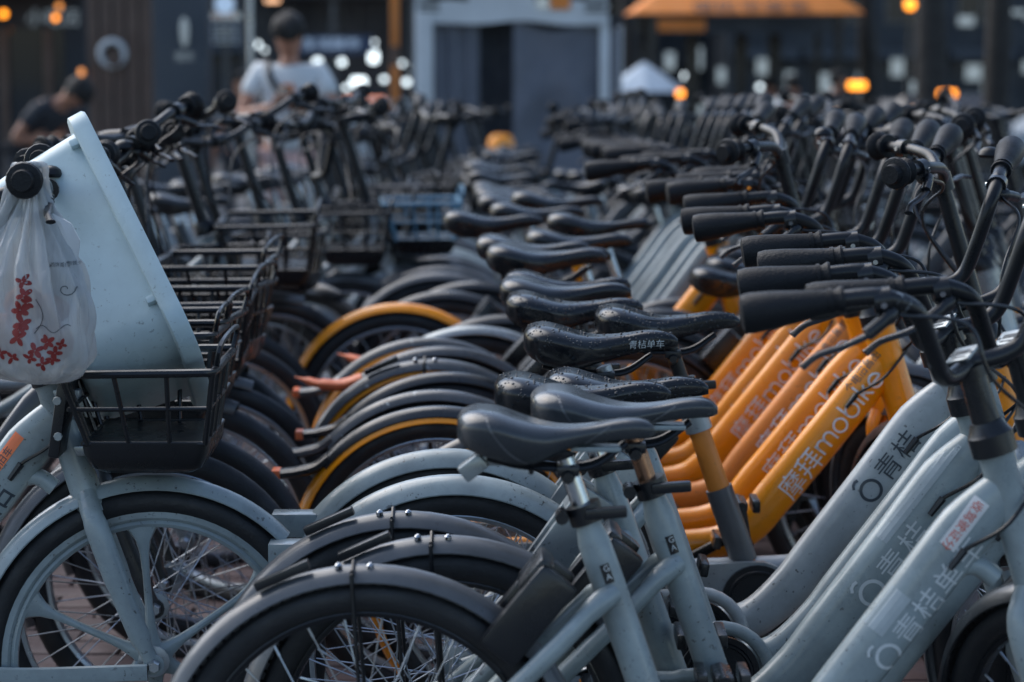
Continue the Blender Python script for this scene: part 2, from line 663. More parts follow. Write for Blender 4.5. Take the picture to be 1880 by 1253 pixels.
# ------------------------------------------------------------------ bicycle pieces (x forward, y left, z up, origin under the rear axle)
WR = 0.309
AX_F = 1.10
HT = Vector((0.928, 0, 0.80))      # head tube top
HB = Vector((0.985, 0, 0.615))     # head tube bottom
SAX = (HT - HB).normalized()
TU = Vector((0.602, 0, 0.799))     # up along the down tube
TV = Vector((-0.799, 0, 0.602))
Ymax = 0.04


def steer_m(deg):
    return Matrix.Translation(HB) @ Matrix.Rotation(R(deg), 4, SAX) @ Matrix.Translation(-HB)


def f_frame_q(mb):
    path = spline([(0.50, 0, 0.300), (0.575, 0, 0.315), (0.645, 0, 0.375), (0.70, 0, 0.449), (0.80, 0, 0.582), (0.885, 0, 0.695), (0.952, 0, 0.765)], 5)
    h = lerp_list([0.036, 0.037, 0.040, 0.040, 0.041, 0.043, 0.030], 5, 7)
    mb.tube(path, h, 18, lat=(0, 1, 0), w=lerp_list([0.028] * 5 + [0.027, 0.022], 5, 7), p=2.7)
    mb.tube([HB - SAX * 0.012, HB, HT, HT + SAX * 0.012], [0.031, 0.028, 0.026, 0.030], 18)
    mb.tube(spline([(0.93, 0, 0.62), (0.90, 0, 0.64), (0.86, 0, 0.635)], 4), 0.016, 10)


def f_frame_m(mb):
    path = spline([(0.03, 0.0, 0.325), (0.20, 0, 0.33), (0.42, 0, 0.335), (0.585, 0, 0.345), (0.655, 0, 0.378), (0.705, 0, 0.437), (0.80, 0, 0.555), (0.89, 0, 0.67), (0.95, 0, 0.745)], 5)
    h = lerp_list([0.020, 0.03, 0.032, 0.034, 0.039, 0.042, 0.043, 0.042, 0.036], 5, 9)
    mb.tube(path, h, 18, lat=(0, 1, 0), w=lerp_list([0.014, 0.020] + [0.028] * 7, 5, 9), p=2.3)
    mb.tube([HB - SAX * 0.012, HB, HT, HT + SAX * 0.012], [0.036, 0.034, 0.034, 0.036], 18)


def f_frame_s(mb):     # straight thin frame with a single low tube (older, dark bikes)
    mb.tube(spline([(0.46, 0, 0.30), (0.60, 0, 0.335), (0.80, 0, 0.52), (0.955, 0, 0.72)], 6), 0.026, 12)
    mb.tube(spline([(0.40, 0, 0.46), (0.55, 0, 0.47), (0.75, 0, 0.60), (0.945, 0, 0.76)], 6), 0.016, 10)
    mb.tube([HB, HT], 0.027, 12)


def f_seat_tube(mb):
    mb.tube([(0.468, 0, 0.29), (0.40, 0, 0.487), (0.347, 0, 0.640), (0.335, 0, 0.675), (0.327, 0, 0.700), (0.320, 0, 0.722)],
            [0.026, 0.025, 0.025, 0.024, 0.019, 0.0175], 18)


def f_seat_tube_m(mb):
    mb.tube([(0.468, 0, 0.30), (0.40, 0, 0.487), (0.347, 0, 0.640), (0.320, 0, 0.722)], [0.026, 0.023, 0.021, 0.02], 16)


def f_clamp(mb):
    mb.lathe([(-0.014, 0.026), (0.014, 0.026)], (0.322, 0, 0.718), (-0.326, 0, 0.945), 14)
    mb.box((0.352, -0.022, 0.722), (0.062, 0.016, 0.017), RY(-4).to_3x3(), 0.004)
    mb.lathe([(-0.026, 0.010), (0.016, 0.010)], (0.287, -0.01, 0.716), (0, 1, 0), 10)


def f_post(mb):
    mb.tube([(0.335, 0, 0.675), (0.292, 0, 0.80)], 0.0145, 14)


def f_bb(mb):
    mb.lathe([(-0.036, 0.027), (0.036, 0.027)], (0.468, 0, 0.29), (0, 1, 0), 16)


def f_stays(mb):
    for s in (-1, 1):
        mb.tube(spline([(0.362, s * 0.018, 0.60), (0.335, s * 0.042, 0.585), (0.26, s * 0.058, 0.51), (0.10, s * 0.062, 0.355), (0.0, s * 0.062, 0.309)], 5),
                [0.017] * 6 + [0.015] * 10 + [0.011] * 5, 10)
        mb.tube(spline([(0.46, s * 0.03, 0.29), (0.36, s * 0.045, 0.292), (0.2, s * 0.058, 0.30), (0.0, s * 0.062, 0.309)], 5), 0.011, 8)
        mb.lathe([(-0.006, 0.018), (0.006, 0.018)], (0, s * 0.064, 0.309), (0, 1, 0), 10)


def f_chainguard(mb):
    # ring-like guard tube round the chain wheel and the flat case behind it
    pts = [(0.468 + 0.088 * math.cos(R(a)), -0.052, 0.29 + 0.088 * math.sin(R(a))) for a in range(-70, 111, 12)]
    pts += [(0.36, -0.052, 0.372), (0.22, -0.052, 0.358), (0.10, -0.052, 0.34)]
    mb.tube(pts, 0.0125, 10)


def f_guardcase(mb):
    pts = []
    for a in range(-100, 101, 20):
        pts.append((0.468 + 0.078 * math.cos(R(a)), 0.29 + 0.078 * math.sin(R(a))))
    pts += [(0.05, 0.345), (-0.015, 0.335), (-0.015, 0.283), (0.05, 0.27)]
    a = [Vector((x, -0.047, z)) for x, z in pts]
    b = [Vector((x, -0.030, z)) for x, z in pts]
    mb.loft([a, b])


def f_chainring(mb):
    mb.lathe([(-0.004, 0.072), (0.004, 0.072)], (0.468, -0.050, 0.29), (0, 1, 0), 30)
    mb.ring(0.058, 0.004, 30, 6, c=(0.468, -0.055, 0.29))


def f_crank(mb):
    mb.tube([(0, 0, 0), (0, -0.010, 0.05), (0, -0.016, 0.165)], [0.015, 0.012, 0.011], 8, lat=(0, 1, 0), w=0.008, p=3)
    mb.lathe([(-0.014, 0.017), (0.006, 0.02)], (0, 0, 0), (0, 1, 0), 12)
    mb.lathe([(-0.016, 0.013), (0.006, 0.013)], (0, -0.016, 0.165), (0, 1, 0), 12)


def f_pedal(mb):
    for dx in (-0.033, 0.033):
        mb.box((dx, -0.052, 0), (0.016, 0.088, 0.026), None, 0.004)
    mb.box((0, -0.052, 0), (0.03, 0.088, 0.018), None, 0.004)
    mb.lathe([(-0.095, 0.012), (0.0, 0.010)], (0, 0, 0), (0, 1, 0), 10)


def f_pedal_ref(mb):
    mb.box((0.0419, -0.052, 0), (0.003, 0.04, 0.012))
    mb.box((-0.0419, -0.052, 0), (0.003, 0.04, 0.012))


def f_tyre(mb):
    mb.ring(WR - 0.0245, 0.0245, 72, 12, w=0.0225, p=2.2)


def f_tread(mb):       # raised blocks on the crown and a moulded band on each wall
    n = 110
    for i in range(n):
        a = 2 * math.pi * i / n
        for y, off in ((-0.0105, 0), (0.0, 0.5), (0.0105, 0)):
            aa = a + off * 2 * math.pi / n
            ca, sa = math.cos(aa), math.sin(aa)
            r = WR - 0.0004 - abs(y) * 0.16
            rot = Matrix(((ca, 0, -sa), (0, 1, 0), (sa, 0, ca)))
            hx = [(-.0025, .0016), (-.0025, -.0016)]
            vs = []
            for dx in (-0.003, 0.0016):
                for dy in (-0.0038, 0.0038):
                    for dz in (-0.0058, 0.0058):
                        vs.append(rot @ Vector((r + dx, y + dy, dz)))
            mb.add(vs, [(0, 1, 3, 2), (4, 6, 7, 5), (0, 4, 5, 1), (2, 3, 7, 6), (0, 2, 6, 4), (1, 5, 7, 3)])


def f_rim(mb):
    mb.ring(WR - 0.048, 0.0085, 60, 8, w=0.0125, p=3)


def f_hub(mb):
    mb.lathe([(-0.055, 0.006), (-0.05, 0.013), (-0.034, 0.013), (-0.032, 0.028), (-0.026, 0.028), (-0.022, 0.018), (0.022, 0.018),
              (0.026, 0.028), (0.032, 0.028), (0.034, 0.013), (0.05, 0.013), (0.055, 0.006)], (0, 0, 0), (0, 1, 0), 16)


def f_bighub(mb):
    mb.lathe([(-0.05, 0.008), (-0.045, 0.03), (-0.03, 0.05), (0.03, 0.05), (0.045, 0.03), (0.05, 0.008)], (0, 0, 0), (0, 1, 0), 18)


def spoke_pts(i, n=28):
    a = 2 * math.pi * i / n
    side = 1 if i % 2 else -1
    off = R(68) * (1 if (i // 2) % 2 else -1)
    p0 = (math.cos(a + off) * 0.026, side * 0.029, math.sin(a + off) * 0.026)
    p1 = (math.cos(a) * (WR - 0.058), side * 0.003, math.sin(a) * (WR - 0.058))
    return p0, p1


def f_spokes(mb):
    for i in range(28):
        p0, p1 = spoke_pts(i)
        mb.tube([p0, p1], 0.0014, 4, cap=False)


def f_spoke_one(k):
    def f(mb):
        p0, p1 = spoke_pts(k)
        q = Vector(p0).lerp(Vector(p1), 0.93)
        mb.tube([p0, q], 0.00125, 5)
        mb.tube([q, p1], 0.0022, 5)
    return f


def f_mag_rim(mb):
    mb.ring(WR - 0.047, 0.012, 72, 10, w=0.016, p=3)
    mb.ring(WR - 0.064, 0.008, 72, 8, w=0.012, p=2.5)


def f_mag_spoke(mb):       # one cast spoke pointing along +x, flared at both ends
    xs = [0.018, 0.035, 0.06, 0.10, 0.15, 0.19, 0.215, 0.232, 0.243]
    hw = [0.024, 0.015, 0.0095, 0.0072, 0.0068, 0.0085, 0.014, 0.024, 0.036]
    mb.tube([(x, 0, 0) for x in xs], hw, 10, lat=(0, 1, 0), w=[0.018, 0.014, 0.011, 0.009, 0.008, 0.008, 0.009, 0.010, 0.010], p=2.4)


def f_fork(mb):
    for s in (-1, 1):
        mb.tube(spline([(HB.x, s * 0.004, HB.z + 0.01), (HB.x + 0.006, s * 0.03, HB.z - 0.018), (HB.x + 0.018, s * 0.052, HB.z - 0.055),
                        (1.045, s * 0.056, 0.44), (1.085, s * 0.056, 0.34), (AX_F, s * 0.056, WR)], 5),
                [0.018] * 5 + [0.019] * 5 + [0.021] * 5 + [0.019] * 5 + [0.014] * 6, 12, lat=(0, 1, 0), w=[0.014] * 15 + [0.012] * 11)
        mb.lathe([(-0.006, 0.019), (0.006, 0.019)], (AX_F, s * 0.058, WR), (0, 1, 0), 12)
    mb.tube([HB - SAX * 0.01, HB - SAX * 0.04], [0.026, 0.030], 14)


def f_axle_nut(mb):
    for s in (-1, 1):
        mb.lathe([(-0.012, 0.009), (-0.006, 0.013), (0.012, 0.009)], (0, s * 0.072, 0), (0, s, 0), 6)


def f_stem_low(mb):        # black stem rising from the head tube, conical skirt at its foot
    a = HT + SAX * 0.008
    mb.tube([a, a + SAX * 0.03, a + SAX * 0.035, a + SAX * 0.05], [0.034, 0.034, 0.030, 0.024], 16)
    mb.tube([a + SAX * 0.045, a + SAX * 0.12], [0.021, 0.020], 14)
    mb.tube([a + SAX * 0.118, a + SAX * 0.135], [0.025, 0.025], 14)


def f_stem_high(mb):
    a = HT + SAX * 0.008
    mb.tube([a, a + SAX * 0.03, a + SAX * 0.04], [0.031, 0.031, 0.024], 14)
    mb.tube([a + SAX * 0.03, a + SAX * 0.33], [0.017, 0.016], 12)
    mb.tube([a + SAX * 0.315, a + SAX * 0.35], [0.023, 0.023], 14)


def f_stem_ahead(mb):      # the stem of the basket bicycles leans forward at its top
    f_stem_high(mb)
    a = HT + SAX * 0.34
    e = CL_HIGH + Vector((.105, 0, .012))
    mb.tube(spline([a - SAX * .02, a + SAX * .01 + Vector((.02, 0, 0)), e - Vector((.02, 0, .004)), e], 4), 0.017, 12)
    mb.lathe([(-.022, .020), (.022, .020)], e, (0, 1, 0), 14)


CL_LOW = HT + SAX * 0.148
CL_HIGH = HT + SAX * 0.352


def bar_pts(kind, s):
    if kind == 'swept':
        c = CL_LOW
        P = [(0, 0, 0), (.017, .047, 0), (.030, .083, .016), (.042, .112, .075), (.049, .140, .135), (.036, .174, .163), (.008, .213, .171), (-.081, .335, .167)]
    elif kind == 'tall':
        c = CL_HIGH
        P = [(0, 0, -.0), (0, .05, 0), (0, .10, .012), (-.01, .15, .03), (-.03, .20, .036), (-.05, .24, .038), (-.085, .30, .038), (-.105, .33, .036)]
    else:
        c = CL_HIGH + Vector((.105, 0, .012))
        P = [(0, 0, 0), (0, .05, 0), (0, .10, .008), (-.004, .14, .016), (-.010, .17, .02), (-.014, .19, .02), (-.022, .25, .021), (-.027, .285, .02)]
    return [Vector((c.x + x, s * y, c.z + z)) for x, y, z in P]


def f_bar(kind):
    def f(mb):
        a = spline(bar_pts(kind, -1), 6); b = spline(bar_pts(kind, 1), 6)
        mb.tube(list(reversed(a)) + b[1:], 0.0115 if kind != 'swept' else 0.0135, 12)
    return f


def f_grip(kind, s):
    def f(mb):
        P = bar_pts(kind, s)
        a, b = P[-2], P[-1]
        d = (b - a)
        L = d.length
        d.normalize()
        st = b - d * min(L, 0.135)
        if kind == 'swept':     # palm-shaped grip, swelling towards the end
            pts = [st, st + d * .004, st + d * .012, st + d * .03, st + d * .06, st + d * .10, b - d * .004, b + d * .008, b + d * .011]
            mb.tube(pts, [.0195, .0205, .0165, .0185, .022, .027, .029, .027, .018], 16)
            mb.tube([st + d * .016, st + d * .022], .0195, 16)
        else:
            pts = [st, st + d * .004, st + d * .012, st + d * .03, b - d * .022, b - d * .012, b - d * .005, b, b + d * .006, b + d * .009]
            mb.tube(pts, [.024, .026, .0185, .0178, .0185, .022, .029, .031, .029, .02], 16)
            mb.tube([b + d * .008, b + d * .022], [.020, .017], 14)
    return f


def f_lever(kind, s):
    def f(mb):
        P = bar_pts(kind, s)
        q = P[-3]
        d = (P[-1] - P[-2]).normalized()
        fw = Vector((d.y, -d.x, 0)).normalized()
        if fw.x < 0:
            fw = -fw
        base = q + d * 0.0 + Vector((0, 0, -0.016))
        mb.lathe([(-0.012, .019), (.012, .019)], q + d * .012, d, 14)
        mb.tube(spline([base, base + fw * .018 + Vector((0, 0, -.006)) + d * .012, base + fw * .03 + Vector((0, 0, -.02)) + d * .04], 4), [.014] * 4 + [.010] * 5, 10)
        mb.tube(spline([base + fw * .03 + Vector((0, 0, -.018)) + d * .03, base + fw * .034 + Vector((0, 0, -.03)) + d * .07,
                        base + fw * .04 + Vector((0, 0, -.036)) + d * .11, base + fw * .05 + Vector((0, 0, -.047)) + d * .135], 4),
                [.0075] * 8 + [.0065] * 4 + [.009], 8, lat=(0, 0, 1), w=.0045)
    return f


def f_bolts(kind, s):
    def f(mb):
        P = bar_pts(kind, s)
        q = P[-3]; d = (P[-1] - P[-2]).normalized()
        fw = Vector((d.y, -d.x, 0)).normalized()
        if fw.y > 0:
            fw = -fw
        mb.lathe([(.014, .0045), (.0215, .0045), (.0215, .0026)], q + d * .012, fw, 8)
    return f


def f_bell(mb):
    c = bar_pts('straight', 1)[2] + Vector((0, 0, 0.012))
    mb.lathe([(0, .02), (.006, .023), (.014, .020), (.02, .012), (.022, .003)], c, (0, 0, 1), 14)


def f_plate(mb):
    c = CL_LOW
    rot = RY(-22).to_3x3() @ RX(24).to_3x3()
    mb.box(c + Vector((0.0, -0.012, 0.017)), (0.052, 0.032, 0.004), rot, 0.0012)


def f_plate_print(mb):
    c = CL_LOW
    rot = RY(-22).to_3x3() @ RX(24).to_3x3()
    o = c + Vector((0.0, -0.012, 0.017))
    for i in range(9):
        mb.box(o + rot @ Vector((-0.014 + i * 0.0035, 0.002, 0.0024)), (0.0016 + (i % 3) * 0.0005, 0.009, 0.0006), rot)
    mb.box(o + rot @ Vector((0.0, -0.009, 0.0024)), (0.030, 0.003, 0.0006), rot)
    for dx in (-.022, .022):
        mb.box(o + rot @ Vector((dx, -0.001, 0.0026)), (0.004, 0.004, 0.0012), rot)


def f_saddle(style):
    def f(mb):
        # stations: x, half width, top z, bottom z
        if style == 'a':
            st = [(-.158, .030, .028, -.004), (-.15, .058, .037, -.018), (-.13, .078, .043, -.034), (-.10, .084, .040, -.048), (-.07, .080, .030, -.056),
                  (-.04, .066, .021, -.052), (-.01, .047, .016, -.034), (.02, .035, .016, -.020), (.05, .028, .020, -.014), (.08, .025, .025, -.010),
                  (.105, .024, .026, -.008), (.122, .020, .022, -.006), (.132, .011, .013, .000)]
        else:
            st = [(-.150, .024, .030, .000), (-.142, .056, .041, -.016), (-.125, .080, .047, -.034), (-.10, .088, .046, -.046), (-.07, .086, .038, -.052),
                  (-.04, .070, .029, -.048), (-.01, .050, .025, -.036), (.03, .035, .028, -.022), (.07, .028, .034, -.010), (.10, .025, .035, -.004),
                  (.125, .021, .030, .000), (.138, .013, .020, .004)]
        P = spline([(a, b, c) for a, b, c, d in st], 3)
        D_ = spline([(a, d * .78, 0) for a, b, c, d in st], 3)
        rings = []
        n = 24
        for q, e in zip(P, D_):
            x, w, zt, zb = q.x, max(q.y, .004), q.z, e.y
            ring = []
            zm = zt - min(0.026, (zt - zb) * 0.5)
            for k in range(n):
                th = 2 * math.pi * k / n
                c, s = math.cos(th), math.sin(th)
                yy = w * math.copysign(abs(c) ** 0.62, c)
                if s >= 0:
                    zz = zm + (zt - zm) * s ** 0.8
                    zz -= 0.004 * math.exp(-(yy / 0.012) ** 2) * (1 if x < .06 else .3)   # centre groove
                else:
                    zz = zm + (zb - zm) * abs(s) ** 0.6
                    yy *= 0.93
                    if abs(s) > .8:
                        zz += 0.010
                ring.append(Vector((x, yy, zz)))
            rings.append(ring)
        mb.loft(rings)
    return f


def f_rails(mb):
    for s in (-1, 1):
        mb.tube(spline([(-.115, s * .03, -.03), (-.07, s * .026, -.042), (-.02, s * .02, -.047), (.04, s * .02, -.044), (.09, s * .012, -.012)], 5), 0.0042, 8)
    mb.tube([(-.05, -.045, -.048), (-.05, .045, -.048)], 0.004, 8)


def f_saddle_clamp(mb):
    mb.box((0.004, 0, -0.050), (0.034, 0.058, 0.016), None, 0.004)
    mb.lathe([(-.038, .008), (-.03, .011), (.03, .011), (.038, .008)], (.004, 0, -.058), (0, 1, 0), 8)


def f_rearlamp(mb):
    mb.box((-.135, 0, -.047), (.040, .034, .026), RY(-38).to_3x3(), .004)
    mb.box((-.10, 0, -.038), (.05, .012, .014), None, .002)


def f_saddle_strip(mb):      # pale tape under the saddle nose
    mb.box((.045, 0, -.019), (.075, .040, .008), None, .003)


def f_lock(mb):
    c = Vector((0.238, 0, 0.575))
    rot = RY(-51).to_3x3()
    for s in (-1, 1):
        mb.box(c + Vector((0, s * .048, 0)), (.150, .030, .066), rot, .010)
    mb.box(c + rot @ Vector((.05, 0, 0.026)), (.06, .10, .026), rot, .008)


def f_lock_pale(mb):
    rot = RY(-55).to_3x3()
    mb.box((0.262, -0.034, 0.60), (.185, .020, .062), rot, .004)
    mb.box((0.262, 0.034, 0.60), (.185, .020, .062), rot, .004)
    mb.box(Vector((0.262, 0, 0.60)) + rot @ Vector((.065, 0, .012)), (.05, .07, .04), rot, .004)


def f_lock_m(mb):
    rot = RY(-48).to_3x3()
    mb.box((0.25, 0, 0.60), (.11, .09, .07), rot, .012)


def f_fender_full(mb):
    mb.shell(WR + 0.024, 0.062, 8, 208, 0.022)


def f_fender_short(mb):
    mb.shell(WR + 0.026, 0.070, 12, 148, 0.030)
    mb.box((-.290, 0, .505), (.085, .052, .042), None, .003)


def f_fender_flick(mb):
    """dark guard whose tail flicks out backwards"""
    mb.shell(WR + 0.022, 0.052, 12, 138, 0.020)
    mb.tube(spline([(-.205, 0, .548), (-.24, 0, .518), (-.285, 0, .498), (-.335, 0, .493)], 5), [.012] * 10 + [.011] * 6, 10, lat=(0, 1, 0), w=.025, p=2.6)


def f_fender_tip(mb):
    mb.box((-.344, 0, .494), (.018, .049, .021), None, .003)


def f_fender_leaf(mb):       # curved coral reflector leaf at the tail
    pts = spline([(-.20, 0, .560), (-.25, 0, .545), (-.31, 0, .548), (-.37, 0, .566)], 5)
    mb.tube(pts, [.016] * 5 + [.015] * 5 + [.011] * 3 + [.006, .003, .001], 10, lat=(0, 1, 0), w=[.022] * 12 + [.014, .009, .006, .003])


def f_fender_inner(mb):
    mb.shell(WR + 0.010, 0.060, 30, 215, 0.02)


def f_fender_front(mb):
    mb.shell(WR + 0.022, 0.060, 42, 196, 0.022)


def f_fender_front_long(mb):
    mb.shell(WR + 0.020, 0.064, 70, 200, 0.026, wend=.5)


def f_stay_wire(mb):
    for s in (-1, 1):
        mb.tube(spline([(-.02, s * .034, WR + .012), (-.02, s * .040, WR - .01), (0, s * .062, 0.0)], 4), 0.0033, 6)
    mb.tube([(-.02, -.034, WR + .013), (-.02, 0, WR + .028), (-.02, .034, WR + .013)], 0.0033, 6)


def f_stay_bolts(mb):
    mb.lathe([(0, .006), (.006, .0055), (.009, .002)], (0, -.012, WR + .019), (0, -.25, 1), 8)


def f_fender_tag(mb):
    mb.box((-.125, -.012, WR - .003), (.088, .020, .014), RY(-24).to_3x3(), .003)


def f_kick(mb):
    mb.tube([(0.16, .07, .28), (0.06, .19, .015)], .009, 8)
    mb.box((0.055, .197, .009), (.03, .024, .014), None, .003)


def bag_box(mb, c, s):
    mb.box(c, s, None, 0.01)


# basket, in bike coordinates
BX0, BX1, BY, BZ1, BZ0 = 0.965, 1.235, 0.165, 0.845, 0.72


def basket_wires():
    W_ = []
    r = 0.0048
    t = [Vector((BX0, -BY, BZ1)), Vector((BX1, -BY, BZ1 + .004)), Vector((BX1, BY, BZ1 + .004)), Vector((BX0, BY, BZ1))]
    b = [Vector((BX0 + .04, -BY + .04, BZ0)), Vector((BX1 - .02, -BY + .04, BZ0)), Vector((BX1 - .02, BY - .04, BZ0)), Vector((BX0 + .04, BY - .04, BZ0))]
    for i in range(4):
        j = (i + 1) % 4
        n = 3 if i in (0, 2) else 4
        for k in range(n):
            u = (k + (0.12 if i in (0, 2) else 0)) / n
            W_.append(([t[i].lerp(t[j], u), b[i].lerp(b[j], u)], r * (1.15 if k == 0 else .9)))
        m0, m1 = t[i].lerp(b[i], .5), t[j].lerp(b[j], .5)
        W_.append(([m0, m1], r * .85))
        W_.append(([b[i], b[j]], r))
    return W_, t, b


def f_basket_wires(mb):
    for pts, r in basket_wires()[0]:
        mb.tube(pts, r, 6)


def f_basket_rim(mb):
    _, t, b = basket_wires()
    loop = []
    for i in range(4):
        j = (i + 1) % 4
        d = (t[j] - t[i]).normalized() * 0.018
        loop += [t[i] + d, t[i].lerp(t[j], .5), t[j] - d]
    mb.tube(spline(loop, 3, True), 0.0072, 8, True)
    # raised front hoop
    mb.tube(spline([t[1] + Vector((0, .04, 0)), t[1] + Vector((.01, .05, .045)), t[2] + Vector((.01, -.05, .045)), t[2] + Vector((0, -.04, 0))], 5), 0.005, 6)


def f_basket_tray(mb):
    rings = []
    for z, e in ((BZ0 + .002, 0), (BZ0 - .02, .003), (BZ0 - .045, .014), (BZ0 - .055, .03)):
        x0, x1, y = BX0 + .035 + e, BX1 - .015 - e, BY - .035 - e
        ring = []
        for cx, cy, a0 in ((x1 - .02, y - .02, 0), (x0 + .02, y - .02, 90), (x0 + .02, -y + .02, 180), (x1 - .02, -y + .02, 270)):
            for a in (0, 30, 60, 90):
                ring.append(Vector((cx + .02 * math.cos(R(a0 + a)), cy + .02 * math.sin(R(a0 + a)), z)))
        rings.append(ring)
    mb.loft(rings)


def f_basket_plate(mb):
    mb.box((BX0 - .004, 0, (BZ0 + BZ1) / 2 - .01), (.020, .21, .165), RY(9).to_3x3(), .006)


def f_basket_bracket(mb):
    mb.box((HT.x + .025, 0, .79), (.06, .05, .018), None, .003)
    mb.box((HT.x + .04, 0, .69), (.06, .05, .018), None, .003)
    for dz in (0, .062):
        mb.lathe([(0, .008), (.004, .007)], (BX0 - .006, -.108, BZ0 + .01 + dz), (0, -1, 0), 8)


def f_solar(mb):
    mb.box((BX0 + .13, 0, BZ0 + .004), (.19, .20, .006), None, .001)


def cable(mb, pts, r=0.0032):
    mb.tube(spline(pts, 8), r, 7)


# ------------------------------------------------------------------ decals on the down tubes (cached per kind)
def tube_decal(key, frame_fn, fkey, fmat, flat, material, u0, v0, flip=False, eps=0.0009):
    k = ('decal', key, fkey, material.name)
    if k not in CACHE:
        me = cached(fkey, fmat, frame_fn)
        tgt = bvh(me)
        O = Vector((0.80, 0, 0.582 if fkey == 'frame_q' else 0.555)) + TU * u0 + TV * v0
        U, V_ = (-TU, -TV) if flip else (TU, TV)
        CACHE[k] = decal_mesh(key, flat, material, O, U, V_, (0, 1, 0), tgt, eps=eps)
    return CACHE[k]


def logo_ring():
    a = ribbon(arc2(0, 0, .5, 0, 345, 26), .15, True)
    b = ribbon([(-.50, .66), (-.36, .80), (-.20, .84), (-.02, .80)], .13)
    return join2d([(*a, 0, 0, 1), (*b, 0, 0, 1)])


LOGO = logo_ring()


def cjk_word(chars, size, pitch):
    parts = [(*LOGO, size * .42, size * .33, size * .78)]
    for i, c in enumerate(chars):
        parts.append((*txt(c, size), size * 1.02 + i * pitch, 0, 1))
    return join2d(parts)


